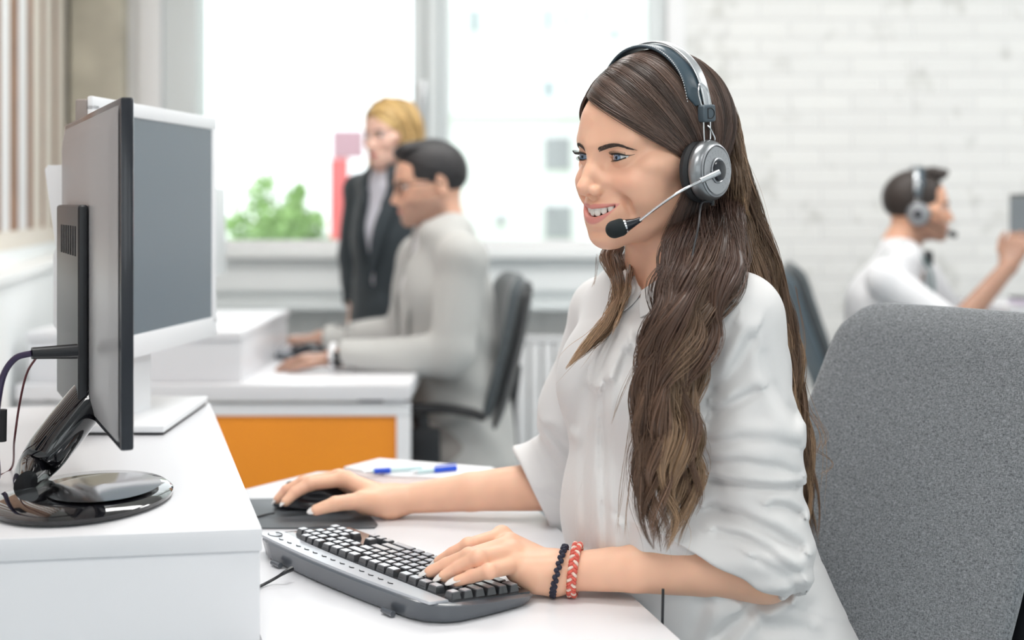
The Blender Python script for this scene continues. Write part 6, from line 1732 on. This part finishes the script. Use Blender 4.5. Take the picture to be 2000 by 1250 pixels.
for sg in (1, -1):
    ring = [(sg * (30 + 20 * math.cos(a) * (1 if abs(math.cos(a)) < .9 else .97)), 101 - 0.006 * (20 * math.cos(a) + 10) ** 2, 11 + 14.5 * math.sin(a)) for a in np.linspace(0, 2 * PI, 30)]
    MB().tube(H2.W(np.array(ring)), 0.0018, 8, cap=False).obj('rim', M['black_plastic'], gl)
    MB().tube(H2.W(np.array([(50 * sg, 97, 16), (66 * sg, 80, 17), (76 * sg, 10, 14), (75 * sg, -8, 4)])), 0.0017, 8).obj('temple', M['black_plastic'], gl)
MB().tube(H2.W(catmull([(-10, 102, 14), (0, 104, 17), (10, 102, 14)], 8)), 0.0016, 8).obj('bridge', M['black_plastic'], gl)
wt = thing('wristwatch', 'white watch with a dark dial on the blazer man\'s near wrist', 'watch', tuple(wN))
wd_ = unit(wN - S2['arms'][0][1])
MB().tube(np.array(ring_pts(wN - wd_ * 0.0, wd_, 0.037, 0.034, sd, 40)), 0.009, 8, cap=False, flat=None).obj('strap', M['white_plastic'], wt)
b = MB().lathe([(0, -0.004), (0.019, -0.004), (0.021, 0.0), (0.019, 0.004), (0, 0.004)], 28, (np.array([[wd_[0], 0, -sd[0]], [wd_[1], 0, -sd[1]], [0, 1, 0]]) * np.array([1, 1, -1]), wN + sd * 0.041)); b.obj('dial', M['black_gloss'], wt)
mm = thing('computer_mouse', 'black mouse on the orange-panelled desk beside the man\'s near hand', 'mouse', tuple(G(598, 702, .7505)), PI)
mesh_obj('body', *[a * 1.15 if i == 0 else a for i, a in enumerate(mouse_sdf())], M['dark_gloss'], mm, local=True)
MB().tube([(0.034, -0.004, 0.034), (0.034, 0.004, 0.034)], 0.008, 16).obj('scroll_wheel', M['rubber'], mm, local=True)

# --- blonde woman
fw3 = unit((-0.62, -0.78, 0)); sd3 = unit((0.78, -0.62, 0))
H3 = Head(math.atan2(0.62, -0.78), -0.10, 0.02, P(766, 270, 4.6), 1.03)
M['hair_blonde'] = mat('blonde_hair', (0.62, 0.42, 0.18), 0.45, attr='tint')
S3 = dict(side=sd3, fwd=fw3, neck=P(768, 342, 4.62), chest=P(775, 460, 4.63), pelvis=P(775, 620, 4.65), sit=False, male=False, shirt_sleeves=0,
          arms=[(P(842, 382, 4.52), P(868, 500, 4.50), P(850, 610, 4.45), (-.3, -.3, -1), (.6, -.5, 0), -1, (.2, .2, .2)), (P(708, 376, 4.74), P(694, 500, 4.76), P(694, 600, 4.70), (-.1, -.2, -1), (-.6, .3, 0), 1, (.2, .2, .2))],
          shirt_mat=cloth_mat('pale_lilac_blouse', (0.66, 0.66, 0.74)), jacket_mat=cloth_mat('dark_navy_jacket', (0.025, 0.036, 0.045)), trouser_mat=cloth_mat('navy_trousers', (0.025, 0.03, 0.04)), hair_mat=M['hair_blonde'], vw=0.05, lip=(0.6, 0.2, 0.2))
for a_i in range(2):
    S3['arms'][a_i] = tuple(S3['arms'][a_i])
BL = person('blonde woman in a dark jacket and pale blouse, standing behind the seated man', H3, S3, (0.80, 0.52, 0.42), (0.62, 0.42, 0.17), cap_args=((-10, 80, 82), (74, 18, 6), 9.0))
ALLC = []; ALLT = []; ALLR = []
BD = (0.60, 0.40, 0.16); BD2 = (0.72, 0.52, 0.26)
def head_lock(H, pts_list, n, seed, r, m=30):
    rr_ = np.random.RandomState(seed)
    for pts in pts_list:
        c = catmull(np.array(pts, float), m); cs = c[None] + rr_.randn(n, 1, 3) * r * np.linspace(0.6, 1, m)[None, :, None] + 2 * np.sin(np.linspace(0, 9, m)[None, :, None] + rr_.rand(n, 1, 3) * 6)
        add(H.W(cs.reshape(-1, 3)).reshape(n, m, 3), tints(n, m, BD, BD2, 0.8 + 0.4 * rr_.rand(n), seed), np.full(n, 0.0012))
for sg in (1, -1):
    head_lock(H3, [[(-8, 80, 90), (30 * sg, 72, 88), (62 * sg, 45, 60), (74 * sg, 28, 15), (76 * sg, 26, -40), (72 * sg, 34, -90), (70 * sg, 40, -130)],
                   [(-8, 50, 122), (38 * sg, 42, 108), (76 * sg, 20, 60), (84 * sg, 8, 5), (84 * sg, 6, -50), (78 * sg, 12, -110), (72 * sg, 20, -150)],
                   [(-8, 10, 133), (45 * sg, 2, 118), (82 * sg, -10, 60), (88 * sg, -18, 0), (86 * sg, -20, -60), (78 * sg, -20, -120), (70 * sg, -10, -170)],
                   [(-8, -40, 128), (40 * sg, -60, 108), (66 * sg, -66, 50), (70 * sg, -66, -10), (66 * sg, -62, -70), (60 * sg, -60, -140)]], 130, 60 + sg, 6.0)
head_lock(H3, [[(0, -70, 105), (0, -104, 50), (0, -104, -20), (0, -95, -90), (0, -90, -150)]], 160, 64, 14.0)
C_, T_ = pad_arrays(ALLC, ALLT, 26); strands_mesh(C_, np.concatenate(ALLR), 'hair', M['hair_blonde'], BL, T_)

# --- man with the headset at the right
fw4 = unit((0.985, -0.16, 0)); sd4 = unit((0.16, 0.985, 0))      # sd4 = his left (away from us)
H4 = Head(math.atan2(-0.985, -0.16), -0.02, 0.02, P(1786, 412, 4.45), 1.06)
M['hair_brown'] = mat('dark_brown_hair', (0.035, 0.024, 0.020), 0.5, bump=(260, 0.6, 0.002))
S4 = dict(side=sd4, fwd=fw4, neck=P(1757, 487, 4.45), chest=P(1722, 590, 4.45), pelvis=P(1700, 790, 4.45), sit=True, shirt_sleeves=0.12, thigh=.36,
          arms=[(P(1800, 540, 4.62), P(1870, 640, 4.66), P(1960, 660, 4.60), (1, -.1, 0), (0, 0, 1), 1, (.3, .4, .3)), (P(1728, 545, 4.28), P(1868, 640, 4.20), P(1968, 523, 4.26), (.45, .1, 1), (-.6, -.7, .3), -1, (.5, .9, .6))],
          shirt_mat=cloth_mat('white_cotton_shirt', (0.76, 0.76, 0.78)), trouser_mat=cloth_mat('grey_trousers', (0.12, 0.12, 0.13)), hair_mat=M['hair_brown'])
RM = person('man in white shirt, bow tie and headset leaning forward at the far right', H4, S4, (0.72, 0.40, 0.27), (0.03,) * 3, beard=((0.22, 0.13, 0.10), 0.6),
            cap_args=((-2, 82, 88), (74, 2, 30), 4.5), quiff=[((0, 68, 116), (34, 30, 17), 14), ((0, 25, 120), (42, 48, 15), 25), ((4, 88, 124), (24, 14, 9), 8), ((-6, 50, 130), (20, 18, 9), 8)])
# braces and bow tie
nb = S4['neck']
for sg in (1, -1):
    pts = catmull([nb + fw4 * 0.10 + sd4 * sg * 0.06 - (0, 0, .16), nb + fw4 * 0.085 + sd4 * sg * 0.075 - (0, 0, .06), nb + sd4 * sg * 0.09 + (0, 0, .022), nb - fw4 * 0.085 + sd4 * sg * 0.075 - (0, 0, .07), nb - fw4 * 0.16 + sd4 * sg * 0.05 - (0, 0, .20)], 20)
    MB().tube(pts, 0.013, 10, flat=((0.6 * fw4[0], 0, 1), 0.35)).obj('braces_strap', mat('grey_green_elastic', (0.22, 0.30, 0.30), 0.7), RM)
bc = nb + fw4 * 0.092 - (0, 0, .028); b = MB()
for sg in (1, -1): b.loft([[bc + sd4 * sg * x + fw4 * a * 0.008 + np.array([0, 0, c_ * h_]) for a, c_ in ((1, 1), (-1, 1), (-1, -1), (1, -1))] for x, h_ in ((0.0, .009), (0.02, .016), (0.045, .024), (0.055, .020))])
b.obj('bow_tie', M['black_plastic'], RM)
h4 = headset(H4, 'dark grey headset with boom on the man at the far right', detail=False)
MB().tube([H4.W(p) for p in catmull([(-104, 0, -14), (-98, 30, -34), (-80, 70, -56), (-50, 108, -68)], 20)], 0.002, 8).obj('microphone_boom', M['black_plastic'], h4)
MB().tube([H4.W((-58, 102, -66)), H4.W((-38, 118, -72))], 0.010, 12).obj('microphone_foam', M['rubber'], h4)
